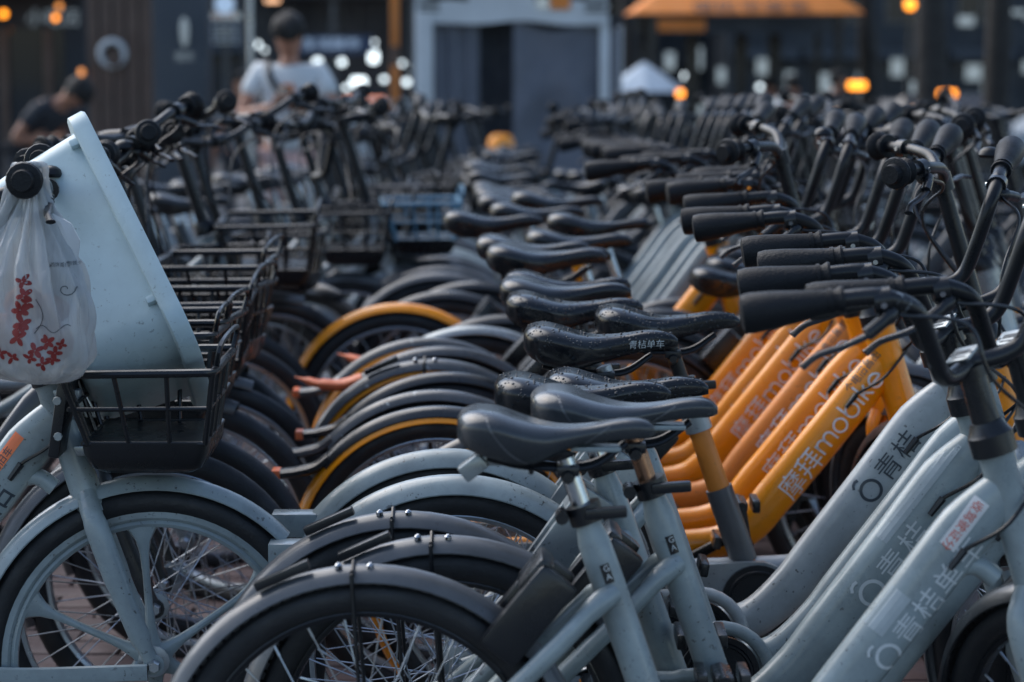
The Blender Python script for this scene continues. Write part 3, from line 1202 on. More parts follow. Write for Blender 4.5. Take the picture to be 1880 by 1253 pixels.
# ------------------------------------------------------------------ the bicycle
def bicycle(spec, mtx, label, group, cat='bicycle'):
    """spec keys: kind q|m|s, paint, fender(name, mat), saddle(style, mat), bar, steer, basket, lod, mag, lock, decal, dz (saddle)"""
    sp = dict(kind='q', paint='teal', fender='full', fmat='slate', saddle='a', smat='vinyl', bar='swept', steer=-38, basket=None,
              lod=1, mag=False, lock='black', decal=None, dz=0.0, crank=200, post='chrome', cover=None, ffork=None)
    sp.update(spec)
    P = M[sp['paint']]
    lod = sp['lod']
    if sp['bar'] == 'swept':
        sp['steer'] -= 20
    root = thing('bicycle', label, cat, mtx, group)
    I = Matrix.Identity(4)
    L = lambda n, key, m, fn, par=root, mx=I: link(n, cached(key, m, fn), par, mx)
    fk = {'q': ('frame_q', f_frame_q), 'm': ('frame_m', f_frame_m), 's': ('frame_s', f_frame_s)}[sp['kind']]
    frame = L('frame', fk[0], P, fk[1])
    if sp['kind'] == 'm':
        L('seat_tube', 'seat_tube_m', M[sp.get('stpaint', sp['paint'])], f_seat_tube_m)
    else:
        L('seat_tube', 'seat_tube', P, f_seat_tube)
    if sp['kind'] != 'm' or sp.get('stays', False):
        L('seat_stay', 'stays', P, f_stays)
    post = L('seat_post', 'post', M[sp['post']], f_post)
    dz = sp['dz']
    if dz > 0.02:
        post.matrix_local = T(-.326 * dz * .5, 0, .945 * dz * .5)
    # saddle
    SM = T(0.292 - dz * .33, 0, 0.834 + dz) @ RZ(sp.get('srot', 0)) @ RY(sp.get('stilt', 0))
    sad = link('saddle', cached('saddle_' + sp['saddle'], M[sp['smat']], f_saddle(sp['saddle'])), root, SM)
    if sp['smat'] == 'vinyl_wet' and lod < 2:
        kk = ('drops', sp['saddle'])
        if kk not in CACHE:
            tg_ = bvh(sad.data); rq = random.Random(5); mbd = MB()
            for _ in range(300):
                x_, y_ = rq.uniform(-.145, .135), rq.uniform(-.085, .05)
                if rq.random() < .5:
                    h_ = tg_.ray_cast(Vector((x_, y_, .2)), Vector((0, 0, -1)))
                else:
                    h_ = tg_.ray_cast(Vector((x_, -.3, rq.uniform(-.01, .045))), Vector((0, 1, 0)))
                if h_[0] is None:
                    continue
                rd = rq.choice([.0010, .0014, .0016, .0020, .0026]) * rq.uniform(.8, 1.3)
                nn = h_[1] if h_[1].dot(Vector((0, -.3, 1))) > 0 else -h_[1]
                mbd.lathe([(-rd * .1, rd), (rd * .4, rd * .8), (rd * .62, rd * .1)], h_[0], nn, 7)
            CACHE[kk] = mbd.mesh('droplets', M['droplet'], 80)
        link('droplets', CACHE[kk], sad, I, kind='stuff')
    if lod < 2:
        kk = ('seam', sp['saddle'])
        if kk not in CACHE:
            tg_ = bvh(sad.data)
            l1_ = spline([(-.118, .040, 0), (-.105, .012, 0), (-.08, -.018, 0), (-.045, -.040, 0)], 5)
            l2_ = spline([(-.035, -.046, 0), (.0, -.030, 0), (.035, -.004, 0), (.065, .016, 0)], 5)
            CACHE[kk] = [decal_mesh('seam', ribbon([(p.x, p.y) for p in l_], .0035), M['slate'], Vector((0, 0, 0)), (1, 0, 0), (0, 0, 1), (0, 1, 0), tg_) for l_ in (l1_, l2_)]
        if sp['smat'] == 'vinyl_grey':
            for sm_ in CACHE[kk]:
                link('seam', sm_, sad, I)
    if dz > 0.055:
        L('post_extension', 'post', M[sp['post']], f_post, root, T(-.326 * (dz - .02), 0, .945 * (dz - .02)))
    if lod < 2:
        L('clamp', 'clamp', M['black'], f_clamp)
        L('bottom_bracket', 'bb', M['steel'], f_bb)
        link('rail', cached('rails', M['black_gloss'], f_rails), sad, I)
        link('saddle_clamp', cached('saddle_clamp', M['black'], f_saddle_clamp), sad, I)
        if sp.get('tape'):
            link('tape', cached('saddle_strip', M['teal'], f_saddle_strip), sad, I)
        if sp.get('rearlamp'):
            L('rear_lamp', 'rearlamp', M['silver'], f_rearlamp, sad)
    if lod < 3:
        cg = L('chain_wheel', 'chainring', M['black'], f_chainring)
        CRM = T(0.468, -0.058, 0.29) @ RY(sp['crank'])
        cr = link('crank', cached('crank', M['black'], f_crank), root, CRM)
        PM = T(0, -0.016, 0.165) @ RY(-sp['crank'] + sp.get('prot', 10))
        pd = link('pedal', cached('pedal', M['black'], f_pedal), cr, PM)
        if lod < 2:
            # amber reflectors are set into the pedal, same level
            link('pedal_reflector', cached('pedal_ref', M['glass_amber'], f_pedal_ref), cr, PM)
        CRM2 = T(0.468, 0.058, 0.29) @ RY(sp['crank'] + 180) @ Matrix.Diagonal((1, -1, 1, 1))
        c2 = link('crank', cached('crank_l', M['black'], lambda mb: mb.add([(x, -y, z) for x, y, z in _m(f_crank).v], _m(f_crank).f)), root,
                  T(0.468, 0.058, 0.29) @ RY(sp['crank'] + 180))
        link('pedal', cached('pedal_l', M['black'], lambda mb: mb.add([(x, -y, z) for x, y, z in _m(f_pedal).v], _m(f_pedal).f)), c2,
             T(0, 0.016, 0.165) @ RY(-sp['crank'] - 180))
        if sp['kind'] == 'q':
            L('chain_guard', 'chainguard', P, f_chainguard)
        else:
            L('chain_guard', 'guardcase', M['silver'] if sp['kind'] == 'm' else M['black'], f_guardcase)
    # rear wheel
    def wheel(name, par, mx, mag, near, hubm='steel', turn=0):
        w = link(name, cached('rim' if not mag else 'mag_rim', M[sp.get('rim', 'steel')] if not mag else P, f_rim if not mag else f_mag_rim), par, mx)
        link('tyre', cached('tyre', M['rubber'], f_tyre), w, I)
        if near:
            link('tread', cached('tread', M['rubber'], f_tread, 0), w, I, kind='stuff')
        link('hub', cached('hub' if sp['kind'] != 'm' else 'bighub', M[hubm], f_hub if sp['kind'] != 'm' else f_bighub), w, I)
        if lod < 3:
            if mag:
                for k in range(6):
                    link('spoke', cached('mag_spoke', P, f_mag_spoke), w, RY(-(34 + 60 * k + turn)))
            elif near:
                for k in range(28):
                    link('spoke', cached('spoke_%d' % (k % 4), M['steel'], f_spoke_one(k % 4)), w, RY(-(k // 4) * (360 / 7.0)))
            else:
                link('spoke', cached('spokes', M['steel'], f_spokes), w, I)
        return w
    near = lod == 0
    wheel('rear_wheel', root, T(0, 0, WR) @ RY(sp.get('turn', 0)), False if sp['kind'] != 'm' else sp['mag'], near)
    if lod < 2:
        L('axle_nut', 'axle_nut', M['steel'], f_axle_nut, root, T(0, 0, WR))
    ff = sp['fender']
    FM = M[sp['fmat']]
    AT = T(0, 0, WR)
    shells = {'full': ('fender_full', f_fender_full), 'short': ('fender_short', f_fender_short), 'flick': ('fender_flick', f_fender_flick),
              'leaf': ('fender_leafbase', lambda mb: mb.shell(WR + 0.024, 0.056, 12, 128, 0.02))}
    if ff in shells:
        def at_axle(fn):
            def f(mb):
                t_ = MB(); fn(t_)
                mb.add(t_.v, t_.f)
            return f
        key, fn = shells[ff]
        # shells are drawn about the axle, tails in bike coordinates
        def build(mb, ff=ff):
            if ff == 'full':
                mb.shell(WR + 0.024, 0.062, 8, 208, 0.022, c=(0, 0, WR))
            elif ff == 'short':
                mb.shell(WR + 0.026, 0.070, 12, 150, 0.030, c=(0, 0, WR))
                mb.box((-.290, 0, .500), (.085, .052, .045), None, .003)
            elif ff == 'flick':
                mb.shell(WR + 0.022, 0.052, 12, 140, 0.020, c=(0, 0, WR))
                mb.tube(spline([(-.232, 0, .530), (-.262, 0, .508), (-.30, 0, .498), (-.335, 0, .494)], 5), [.012] * 10 + [.011] * 6, 10, lat=(0, 1, 0), w=.025, p=2.6)
            else:
                mb.shell(WR + 0.024, 0.056, 12, 128, 0.02, c=(0, 0, WR))
        fen = link('rear_mudguard', cached(key, FM, build), root, I)
        if ff == 'flick':
            link('reflector', cached('fender_tip', M['coral'], f_fender_tip), fen, I)
        if ff == 'leaf':
            link('reflector', cached('fender_leaf', M['coral'], f_fender_leaf), fen, I)
        if sp.get('inner'):
            link('wheel_cover', cached('fender_inner', M['orange'], f_fender_inner), root, AT)
        if lod < 2 and ff == 'full':
            link('stay', cached('stay_wire', M['black_gloss'], f_stay_wire), fen, AT)
            for dx in (-.042, .005):
                link('bolt', cached('stay_bolts', M['chrome'], f_stay_bolts), fen, AT @ T(dx, 0, 0))
            link('tag', cached('fender_tag', M['black'], f_fender_tag), fen, AT @ T(0.0, 0, 0.012))
    if lod < 3:
        if sp['lock'] == 'black':
            L('lock', 'lock', M['black'], f_lock)
        elif sp['lock'] == 'pale':
            L('lock', 'lock_pale', M['silver'], f_lock_pale)
        elif sp['lock'] == 'm':
            L('lock', 'lock_m', M['black'], f_lock_m)
        if lod < 2:
            L('kickstand', 'kick', M['steel'], f_kick)
    # steered parts
    S = steer_m(sp['steer'])
    fp = M[sp['ffork']] if sp['ffork'] else P
    fork = link('fork', cached('fork', fp, f_fork), root, S)
    fwm = S @ T(AX_F, 0, WR)
    wheel('front_wheel', root, fwm @ RY(sp.get('fturn', 0)), sp['mag'], near and sp.get('fnear', True), turn=0)
    if lod < 2:
        link('axle_nut', cached('axle_nut', M['steel'], f_axle_nut), root, fwm)
    if sp.get('ffender', 'short') == 'long':
        link('front_mudguard', cached('fender_front_long', M[sp.get('ffmat', sp['fmat'])], f_fender_front_long), root, fwm)
    else:
        link('front_mudguard', cached('fender_front', M[sp.get('ffmat', sp['fmat'])], f_fender_front), root, fwm)
    bk = sp['bar']
    if sp.get('stempaint'):
        pass
    bar = link('handlebar', cached('bar_' + bk, M[sp.get('barmat', 'black_gloss')], f_bar(bk)), root, S)
    if bk == 'swept':
        link('stem', cached('stem_low', M['black'], f_stem_low), root, S)
    elif bk == 'straight':
        link('stem', cached('stem_ahead', M['black_gloss'], f_stem_ahead), root, S)
    else:
        link('stem', cached('stem_high', M['black_gloss'], f_stem_high), root, S)
    for s in (-1, 1):
        link('grip', cached('grip_%s%d' % (bk, s), M['grip'], f_grip(bk, s)), bar, I)
        if lod < 3:
            link('brake_lever', cached('lever_%s%d' % (bk, s), M['black'], f_lever(bk, s)), bar, I)
        if lod < 2:
            link('bolt', cached('bolts_%s%d' % (bk, s), M['chrome'], f_bolts(bk, s)), bar, I)
    if bk == 'swept' and lod < 2:
        pl = link('plate', cached('plate', M['silver'], f_plate), bar, I)
        link('plate_print', cached('plate_print', M['print_dark'], f_plate_print), bar, I)
    if bk != 'swept' and lod < 2:
        link('bell', cached('bell', M['black_gloss'], f_bell), bar, I)
    if lod < 3:
        key = 'cables_%s_%d' % (bk, round(sp['steer']))

        def cab(mb):
            for s in (-1, 1):
                q = bar_pts(bk, s)
                e = S @ (q[-3] + Vector((0.015, 0, -.02)))
                mid = S @ (q[2] + (Vector((.10, 0, .02)) if bk == 'swept' else Vector((-.035, 0, -.10))))
                low = Vector((HT.x + .05, s * -.03, HT.z - .02))
                port = Vector((.878, -.030, .668)) if s < 0 else Vector((.90, .030, .70))
                cable(mb, [e, e.lerp(mid, .5) + Vector((.03, 0, .03)), mid, Vector((HT.x + (.085 if bk == 'swept' else .03), s * -.045 - .01, HT.z + .02)),
                           Vector((.945, (-.05 if s < 0 else .04), .72)), port])
                mb.tube([port, port + (port - Vector((.945, port.y, .74))).normalized() * -.0 + TU * -.035], [.0065, .0048], 8)
        link('cable', cached(key, M['black'], cab), root, I)
    if sp.get('sleeves'):
        for nm, mt_, a_, b_ in (('collar', 'silver', Vector((.3195, 0, .7235)), Vector((.352, 0, .628))), ('sleeve', 'slate', Vector((.392, 0, .510)), Vector((.445, 0, .360)))):
            link(nm, cached('sl_' + nm, M[mt_], lambda mb: mb.tube([a_, b_], .0275, 16)), root, I)
    # basket
    if sp['basket']:
        bm_ = M[sp['basket']]
        tray = L('basket', 'basket_tray', M['black'], f_basket_tray)
        link('rim', cached('basket_rim', bm_, f_basket_rim), tray, I)
        link('back_plate', cached('basket_plate', M['black'], f_basket_plate), tray, I)
        link('bracket', cached('basket_bracket', M['silver'], f_basket_bracket), tray, I)
        if lod == 0:
            for i, (pts, r) in enumerate(basket_wires()[0]):
                link('wire', cached('basket_wire_%d' % i, bm_, lambda mb, pts=pts, r=r: mb.tube(pts, r, 8)), tray, I)
        else:
            link('wire', cached('basket_wires', bm_, f_basket_wires), tray, I)
    # lettering
    dc = sp['decal']
    if dc == 'q_pale4':
        link('lettering', tube_decal('q4p', f_frame_q, 'frame_q', P, cjk_word('青桔单车', .046, .0475), M['print_pale'], -.097, -.036), frame, I)
    elif dc == 'q_pale2':
        link('lettering', tube_decal('q2p', f_frame_q, 'frame_q', P, cjk_word('青桔', .052, .057), M['print_pale'], -.100, -.034), frame, I)
    elif dc == 'q_dark2':
        link('lettering', tube_decal('q2d', f_frame_q, 'frame_q', P, cjk_word('青桔', .050, .053), M['print_dark'], -.035, -.020), frame, I)
    elif dc == 'm':
        flat = join2d([(*txt('摩拜', .058), 0, -.006, 1), (*ROUND, .122, 0.0, .0290)])
        link('lettering', tube_decal('mob', f_frame_m, 'frame_m', P, flat, M['print_white'], -.125, -.022), frame, I)
    if sp.get('ad'):
        link('stencil', tube_decal('ad', fk[1], fk[0], P, txt('个电旧昌图', .021), M['print_dark'], sp['ad'], .017), frame, I)
    return root


_mem = {}


def _m(fn):
    if fn not in _mem:
        a = MB(); fn(a); _mem[fn] = a
    return _mem[fn]


def place(X, s, lean=0.0, yaw=0.0, gz=None):
    zc = FPX / s
    cp, sp = math.cos(PITCH), math.sin(PITCH)
    Y = (zc - (HC - WR) * sp) / cp
    z = ground_z(Y) if gz is None else gz
    return T(X, Y, z) @ RZ(yaw) @ RX(lean)

# ------------------------------------------------------------------ ground
def ground_mat():
    m = mat('wet grey paving', (0.075, 0.08, 0.088), 0.42, 0, 0.6, 0.2, 0, 0.5, 30, scale=0.9)
    return m


def build_ground():
    mb = MB()
    ys = [-6, 0, 3, 5, 8, 12, 20, 35, 60, 100, 200, 420]
    xs = [-260, -60, -12, -4, 4, 12, 60, 260]
    vs = [(x, y, ground_z(y)) for y in ys for x in xs]
    n = len(xs)
    fs = [(j * n + i, j * n + i + 1, (j + 1) * n + i + 1, (j + 1) * n + i) for j in range(len(ys) - 1) for i in range(n - 1)]
    mb.add(vs, fs)
    o = link('ground', mb.mesh('ground', ground_mat(), 0))
    o['kind'] = 'structure'
    # brick pavement: every brick a piece of its own where the picture shows it, then joined
    m = mat('red brown brick', (0.15, 0.105, 0.105), 0.55, 0, 0.7, 0.5, 0, 0.5, 40, scale=5)
    mort = mat('mortar sand', (0.045, 0.04, 0.04), 0.9, 0, 0.4)
    mb = MB()
    mb.add([(-3.2, 4.2, .004), (3.2, 4.2, .004), (3.2, 9.5, .004), (-3.2, 9.5, .004)], [(0, 1, 2, 3)])
    pv = link('pavement', mb.mesh('pavement', mort, 0))
    pv['kind'] = 'structure'
    bm_ = [cached('brick_shape_%d' % k, m, lambda mb, k=k: mb.box((0, 0, 0), (.226 - .003 * k, .107, .03), None, .003)) for k in range(3)]
    spots = []
    y = 4.3
    row = 0
    rnd = random.Random(3)
    while y < 9.4:
        x = -3.1 + (row % 2) * .116
        while x < 3.1:
            spots.append((x, y)); x += .232
        y += .1125
        row += 1
    # nearest in the gap between the rows and left of it come first
    spots.sort(key=lambda q: (not (-1.75 < q[0] < .2 and 5.2 < q[1] < 7.2), q[1]))
    rest = MB()
    tmp = _m_brick = MB(); _m_brick.box((0, 0, 0), (.226, .107, .03))
    for i, (x, y) in enumerate(spots):
        z = .004 + rnd.uniform(-.0015, .0025)
        if i < 290:
            link('brick', bm_[i % 3], pv, T(x, y, z) @ RZ(rnd.uniform(-.6, .6)))
        else:
            rest.add([(vx + x, vy + y, vz + z) for vx, vy, vz in tmp.v], tmp.f)
    link('brick_field', rest.mesh('brick_field', m, 0), pv, None, kind='stuff')


build_ground()

# ------------------------------------------------------------------ the right-hand row
G1 = 'shared bicycles parked in the right-hand row'
G2 = 'shared bicycles with baskets in the left-hand row'
b1 = bicycle(dict(lod=0, paint='teal', saddle='a', smat='vinyl_grey', fmat='slate', decal='q_pale4', post='chrome', steer=-38, crank=205,
                  barmat='black_chip', tape=True, rearlamp=True, turn=5, rim='black', ffmat='slate_dark'), place(-.214, 1230, -1),
             'nearest pale bicycle, grey worn saddle, grey mudguard and red-lettered sticker on its down tube', G1)
b2 = bicycle(dict(lod=0, paint='teal', saddle='a', smat='vinyl_grey', fmat='slate', post='rust', steer=-36, crank=160, tape=True, fnear=False, turn=11, rim='black', ffmat='slate_dark'),
             place(-.105, 1157, 1),
             'pale bicycle just behind the nearest one, its grey saddle on a brown-tinged seat post', G1)
b3 = bicycle(dict(lod=1, paint='teal', saddle='b', smat='vinyl_wet', fmat='slate', decal='q_pale2', steer=-40, crank=300, lock='pale', dz=-.012), place(-.175, 1105, 0),
             'grey-green bicycle with peeling tape on its down tube and a low wet black saddle', G1)
b4 = bicycle(dict(lod=1, paint='teal', saddle='b', smat='vinyl_wet', fender='short', fmat='teal', steer=-44, crank=330, lock='pale', dz=-.05), place(-.10, 1024, 0),
             'pale teal bicycle whose lower thick mudguard ends in a square block', G1)
b5 = bicycle(dict(lod=1, paint='pale', saddle='b', smat='vinyl_wet', fender='short', fmat='teal', decal='q_dark2', steer=-38, crank=350, lock='pale', dz=.0, post='steel'),
             place(-.12, 965, 0),
             'pale bicycle with dark lettering on its down tube and white characters on its wet saddle', G1)
b6 = bicycle(dict(lod=1, kind='m', paint='fade', stpaint='orange_worn', saddle='b', smat='vinyl_wet', fender='flick', fmat='slate_dark', inner=True, bar='tall', steer=-6,
                  crank=172, lock='m', dz=.0, post='black_gloss', ffork='silver', decal='m', stays=False, sleeves=True),
             place(.025, 905, 0),
             'bicycle whose orange down tube fades to silver squares above a long grey chain case', G1)
# sticker and tape on the two front down tubes
fr1 = [c for c in b1.children if c.name.startswith('frame')][0]
tgt = bvh(fr1.data)


def on_tube(name, flat, m, u, v, parent, flip=False, eps=.0012):
    O = Vector((.80, 0, .582)) + TU * u + TV * v
    U, V_ = (-TU, -TV) if flip else (TU, TV)
    return link(name, decal_mesh(name, flat, m, O, U, V_, (0, 1, 0), tgt, eps=eps), parent, Matrix.Identity(4))


st = on_tube('sticker', rect2(.086, .026), M['sticker'], .103, .000, fr1)
on_tube('sticker_print', txt('收驾驶证分', .0175), M['print_red'], .186, .020, st, True, .0017)
on_tube('tape', rect2(.07, .032), M['sticker_worn'], -.060, .006, fr1, eps=.0007)
fr3 = [c for c in b3.children if c.name.startswith('frame')][0]
on_tube('tape', rect2(.20, .020), M['sticker_worn'], .0, .016, fr3, eps=.0007)
# size sticker on the seat tubes
for b in (b1, b2):
    stt = [c for c in b.children if c.name.startswith('seat_tube')][0]
    tg = bvh(stt.data)
    ax = Vector((-.326, 0, .945)); ac = Vector((.945, 0, .326))
    lab = link('size_label', decal_mesh('size_label', rect2(.014, .030), M['black'], Vector((.352, 0, .615)), ac, ax, (0, 1, 0), tg), stt, Matrix.Identity(4))
    link('size_mark', decal_mesh('size_mark', txt('G\nA', .013), M['print_pale'], Vector((.3495, 0, .634)), ac, ax, (0, 1, 0), tg, eps=.0015), lab, Matrix.Identity(4))
# characters on the side of two saddles
for b, body, size, mt, dx in ((b5, '青桔单车', .017, 'print_pale', .045),):
    sd = [c for c in b.children if c.name.startswith('saddle')][0]
    link('lettering', decal_mesh('saddle_lettering', txt(body, size), M[mt], Vector((dx, 0, .004)), (1, 0, .02), (0, 0, 1), (0, 1, 0), bvh(sd.data)), sd, Matrix.Identity(4))
# number painted by hand on the long chain case
cg = [c for c in b6.children if c.name.startswith('chain_guard')][0]
link('number', decal_mesh('number', txt('4270', .040), M['print_dark'], Vector((.27, 0, .305)), (1, 0, 0), (.15, 0, 1), (0, 1, 0), bvh(cg.data)), cg, Matrix.Identity(4))
# grey bands round the seat tube of the pale bicycle behind
mo = [(862, -.155, 'orange', .0, 'first'), (823, -.165, 'orange', .14, 'second'), (786, -.150, 'orange_worn', -.1, 'third'),
      (755, -.190, 'orange', .0, 'fourth'), (728, -.175, 'orange', .0, 'fifth'), (703, -.215, 'orange', 0, 'sixth')]
txt_mo = ['closest of the six bright orange bicycles, round white lettering fully in view',
          'second orange bicycle behind the nearest bright orange one, small dark stencil on its tube',
          'faded orange bicycle with scuffed lettering, third in the run of orange down tubes',
          'fourth bright orange down tube counted from the camera, right behind the faded one',
          'fifth orange bicycle from the camera, with a coral leaf reflector on its mudguard',
          'farthest of the six orange bicycles standing side by side']
mo_f = [dict(fender='flick', fmat='slate_dark', inner=True), dict(fender='flick', fmat='slate_chip'), dict(fender='flick', fmat='slate_dark'),
        dict(fender='full', fmat='slate_chip', inner=True), dict(fender='leaf', fmat='slate_chip'), dict(fender='flick', fmat='slate_chip', inner=True)]
mo_s = [('b', 'vinyl_wet', .0), ('b', 'vinyl', .01), ('a', 'vinyl_wet', 0), ('b', 'vinyl', .04), ('b', 'vinyl', .02), ('a', 'vinyl', .03)]
for i, (s, X, p, ad, _) in enumerate(mo):
    d = dict(lod=1, kind='m', paint=p, saddle=mo_s[i][0], smat=mo_s[i][1], dz=mo_s[i][2], bar='swept' if i not in (3,) else 'tall', steer=-42 + i * 2 if i != 3 else -8, crank=60 + i * 50, lock='m',
             decal='m', ad=[.13, None, .12, None, None, None][i], ffork='orange', post='black_gloss', cat='x')
    d.pop('cat')
    d.update(mo_f[i])
    bicycle(d, place(X, s, [0, 1.2, -1.0, .8, -.6, 1.5][i], [0, -1.5, 1.0, 0, 2, -1][i]), txt_mo[i], G1)

far_r = [
    (680, -.10, dict(kind='m', paint='silver', fender='leaf', fmat='silver', saddle='b'), 'silver bicycle with a curved coral reflector leaf on its tail'),
    (655, -.02, dict(kind='m', paint='orange_worn', fender='full', fmat='slate_dark', decal='m', saddle='a', bar='swept', dz=.05), 'slim orange bicycle standing apart behind the six orange ones'),
    (628, -.33, dict(kind='m', paint='orange', fender='full', fmat='orange', saddle='b', dz=.03), 'bicycle with a bright orange rear mudguard arching over a black tyre'),
    (600, -.20, dict(kind='q', paint='slate', fmat='slate_dark', saddle='b', lock='black', dz=.03), 'dark grey bicycle behind the bright orange mudguard'),
    (578, -.12, dict(kind='m', paint='orange', fender='full', fmat='slate_dark', saddle='a', dz=.05), 'lone orange frame in front of the pale green down tubes'),
    (556, -.24, dict(kind='q', paint='teal', fmat='slate', lock='pale'), 'first of the blurred pale green bicycles past the orange frame'),
    (537, -.24, dict(kind='q', paint='teal', fmat='slate', lock='pale'), 'second of the blurred pale green bicycles past the orange frame'),
    (519, -.26, dict(kind='q', paint='teal', fmat='slate', lock='pale'), 'third of the blurred pale green bicycles past the orange frame'),
    (502, -.26, dict(kind='q', paint='teal', fmat='slate', lock='pale'), 'fourth of the blurred pale green bicycles past the orange frame'),
    (486, -.27, dict(kind='q', paint='teal', fender='short', fmat='teal', lock='pale'), 'fifth of the blurred pale green bicycles, thick pale mudguard'),
    (471, -.28, dict(kind='q', paint='teal', fender='short', fmat='teal', lock='pale'), 'last of the blurred pale green bicycles before the dark ones'),
]
for s, X, d, lab in far_r:
    dd = dict(lod=2, steer=-38 + random.uniform(-6, 6), crank=random.randrange(360), smat='vinyl', dz=.02)
    dd.update(d)
    dd['decal'] = d.get('decal')
    bicycle(dd, place(X, s, random.uniform(-1.5, 1.5)), lab, G1)

GF = 'out-of-focus bicycles at the far end of the right-hand row'
s = 455.0
i = 0
while s > 262:
    zc = FPX / s + random.uniform(.27, .40)
    s = FPX / zc
    k = random.choice(['q', 's', 'q', 'm'])
    pt = random.choice(['teal', 'pale', 'slate', 'slate_dark']) if k != 'm' else random.choice(['silver', 'slate'])
    tone = 'dark-framed' if pt.startswith('slate') else 'pale-framed'
    bicycle(dict(lod=3 if s < 380 else 2, kind=k, paint=pt,
                 fmat=random.choice(['slate', 'slate_dark', 'teal']), steer=random.uniform(-45, -5), bar=random.choice(['swept', 'tall', 'swept']),
                 saddle=random.choice('ab'), smat='vinyl', dz=random.uniform(0, .08), lock='m'),
            place(-.30 + random.uniform(-.10, .10), s, random.uniform(-3, 3), random.uniform(-4, 4)),
            'one of the %s out-of-focus bicycles at the far end of the saddle row' % tone, GF + ', ' + tone)
    i += 1

# ------------------------------------------------------------------ the left-hand row
l1m = place(-1.742, 1025, 0)
l1 = bicycle(dict(lod=0, paint='teal', mag=True, bar='straight', steer=9, basket='black', ffender='short', ffmat='teal', fmat='slate', saddle='b', fnear=False, lock='pale',
                  crank=100), l1m,
             'bicycle at left edge with cast six-spoke wheel and a tub in its wire basket', G2)
fr = [c for c in l1.children if c.name.startswith('frame')][0]
tg1 = bvh(fr.data)
O = Vector((.80, 0, .582)) + TU * -.06 + TV * -.03
link('lettering', decal_mesh('left_lettering', txt('青桔', .064), M['print_dark'], O, TU, TV, (0, 1, 0), tg1), fr, Matrix.Identity(4))
l_st = link('sticker', decal_mesh('orange_sticker', rect2(.11, .020), M['coral'], Vector((.80, 0, .582)) + TU * .045 + TV * .012, TU, TV, (0, 1, 0), tg1), fr, Matrix.Identity(4))
link('sticker_print', decal_mesh('orange_sticker_print', txt('收购旧车', .018), M['print_dark'], Vector((.80, 0, .582)) + TU * .055 + TV * .015, TU, TV, (0, 1, 0), tg1, eps=.0014), l_st, Matrix.Identity(4))
# pale flat arm holding the tail of the front mudguard, and clear reflector on the wheel guard
arm = MB(); arm.tube(spline([(AX_F, -.074, WR - .006), (AX_F - .25, -.074, WR - .012), (AX_F - .30, -.066, WR + .006), (AX_F - .33, -.045, WR + .04)], 5), .0155, 8, lat=(0, 1, 0), w=.006, p=4)
link('mudguard_arm', fix_normals(arm.mesh('mudguard_arm', M['teal'])), l1, Matrix.Identity(4))

ORD = [None, 'first', 'second', 'third', 'fourth', 'fifth', 'sixth', 'seventh', 'eighth', 'ninth', 'tenth', 'eleventh', 'twelfth', 'thirteenth', 'fourteenth']
left_named = {1: 'second bicycle of the left row, black wire basket just beyond the tub',
              2: 'third bicycle of the left row, black basket with a narrow raised front hoop',
              3: 'fourth bicycle of the left row, deep black basket behind the hooped one',
              4: 'fifth bicycle of the left row, dark mudguard curving past the orange wheel arc'}
d = FPX / 1025.0
i = 0
while True:
    i += 1
    d += random.uniform(.30, .40) if i > 1 else .36
    s = FPX / d
    if s < 300:
        break
    X = -1.80 + (0.0 if s > 620 else (620 - s) * .0016) + random.uniform(-.09, .06)
    if i <= 4:
        X = -1.80
    lab = left_named.get(i, ('%s bicycle of the left row, counting back from the one with the tub' % ORD[i + 1]) if i < 13 else 'one of the out-of-focus bicycles at the far end of the left row')
    p = random.choice(['teal', 'slate', 'pale', 'slate_dark'])
    bicycle(dict(lod=1 if i < 5 else (2 if s > 470 else 3), kind='s' if random.random() < .35 else 'q', paint=p, bar='straight' if i < 3 or random.random() < .55 else random.choice(['tall', 'straight', 'swept']), steer=random.uniform(-6, 16) if i < 3 else random.uniform(-34, 30),
                 basket=('black' if i < 5 or random.random() < .78 else None), ffmat=random.choice(['slate', 'slate_dark', 'slate']), fmat='slate_dark', saddle='b', lock='m', ffender='long',
                 decal=None, mag=False, crank=random.randrange(360)),
            place(X, s, random.uniform(-4, 4), random.uniform(-5, 6)) @ Matrix.Scale(random.uniform(.95, 1.04) if i > 2 else 1, 4), lab, G2 if i <= 4 else 'bicycles farther along the left row')
    # nothing else here
bicycle(dict(lod=2, kind='s', paint='white_paint', bar='straight', steer=12, basket='blue_wire', ffmat='silver', fmat='silver', saddle='b', lock='m', ffender='long', ffork='white_paint'),
        place(-1.42, 520, 0, 4), 'white bicycle with blue wire basket standing forward of the left row', 'stray bicycles')

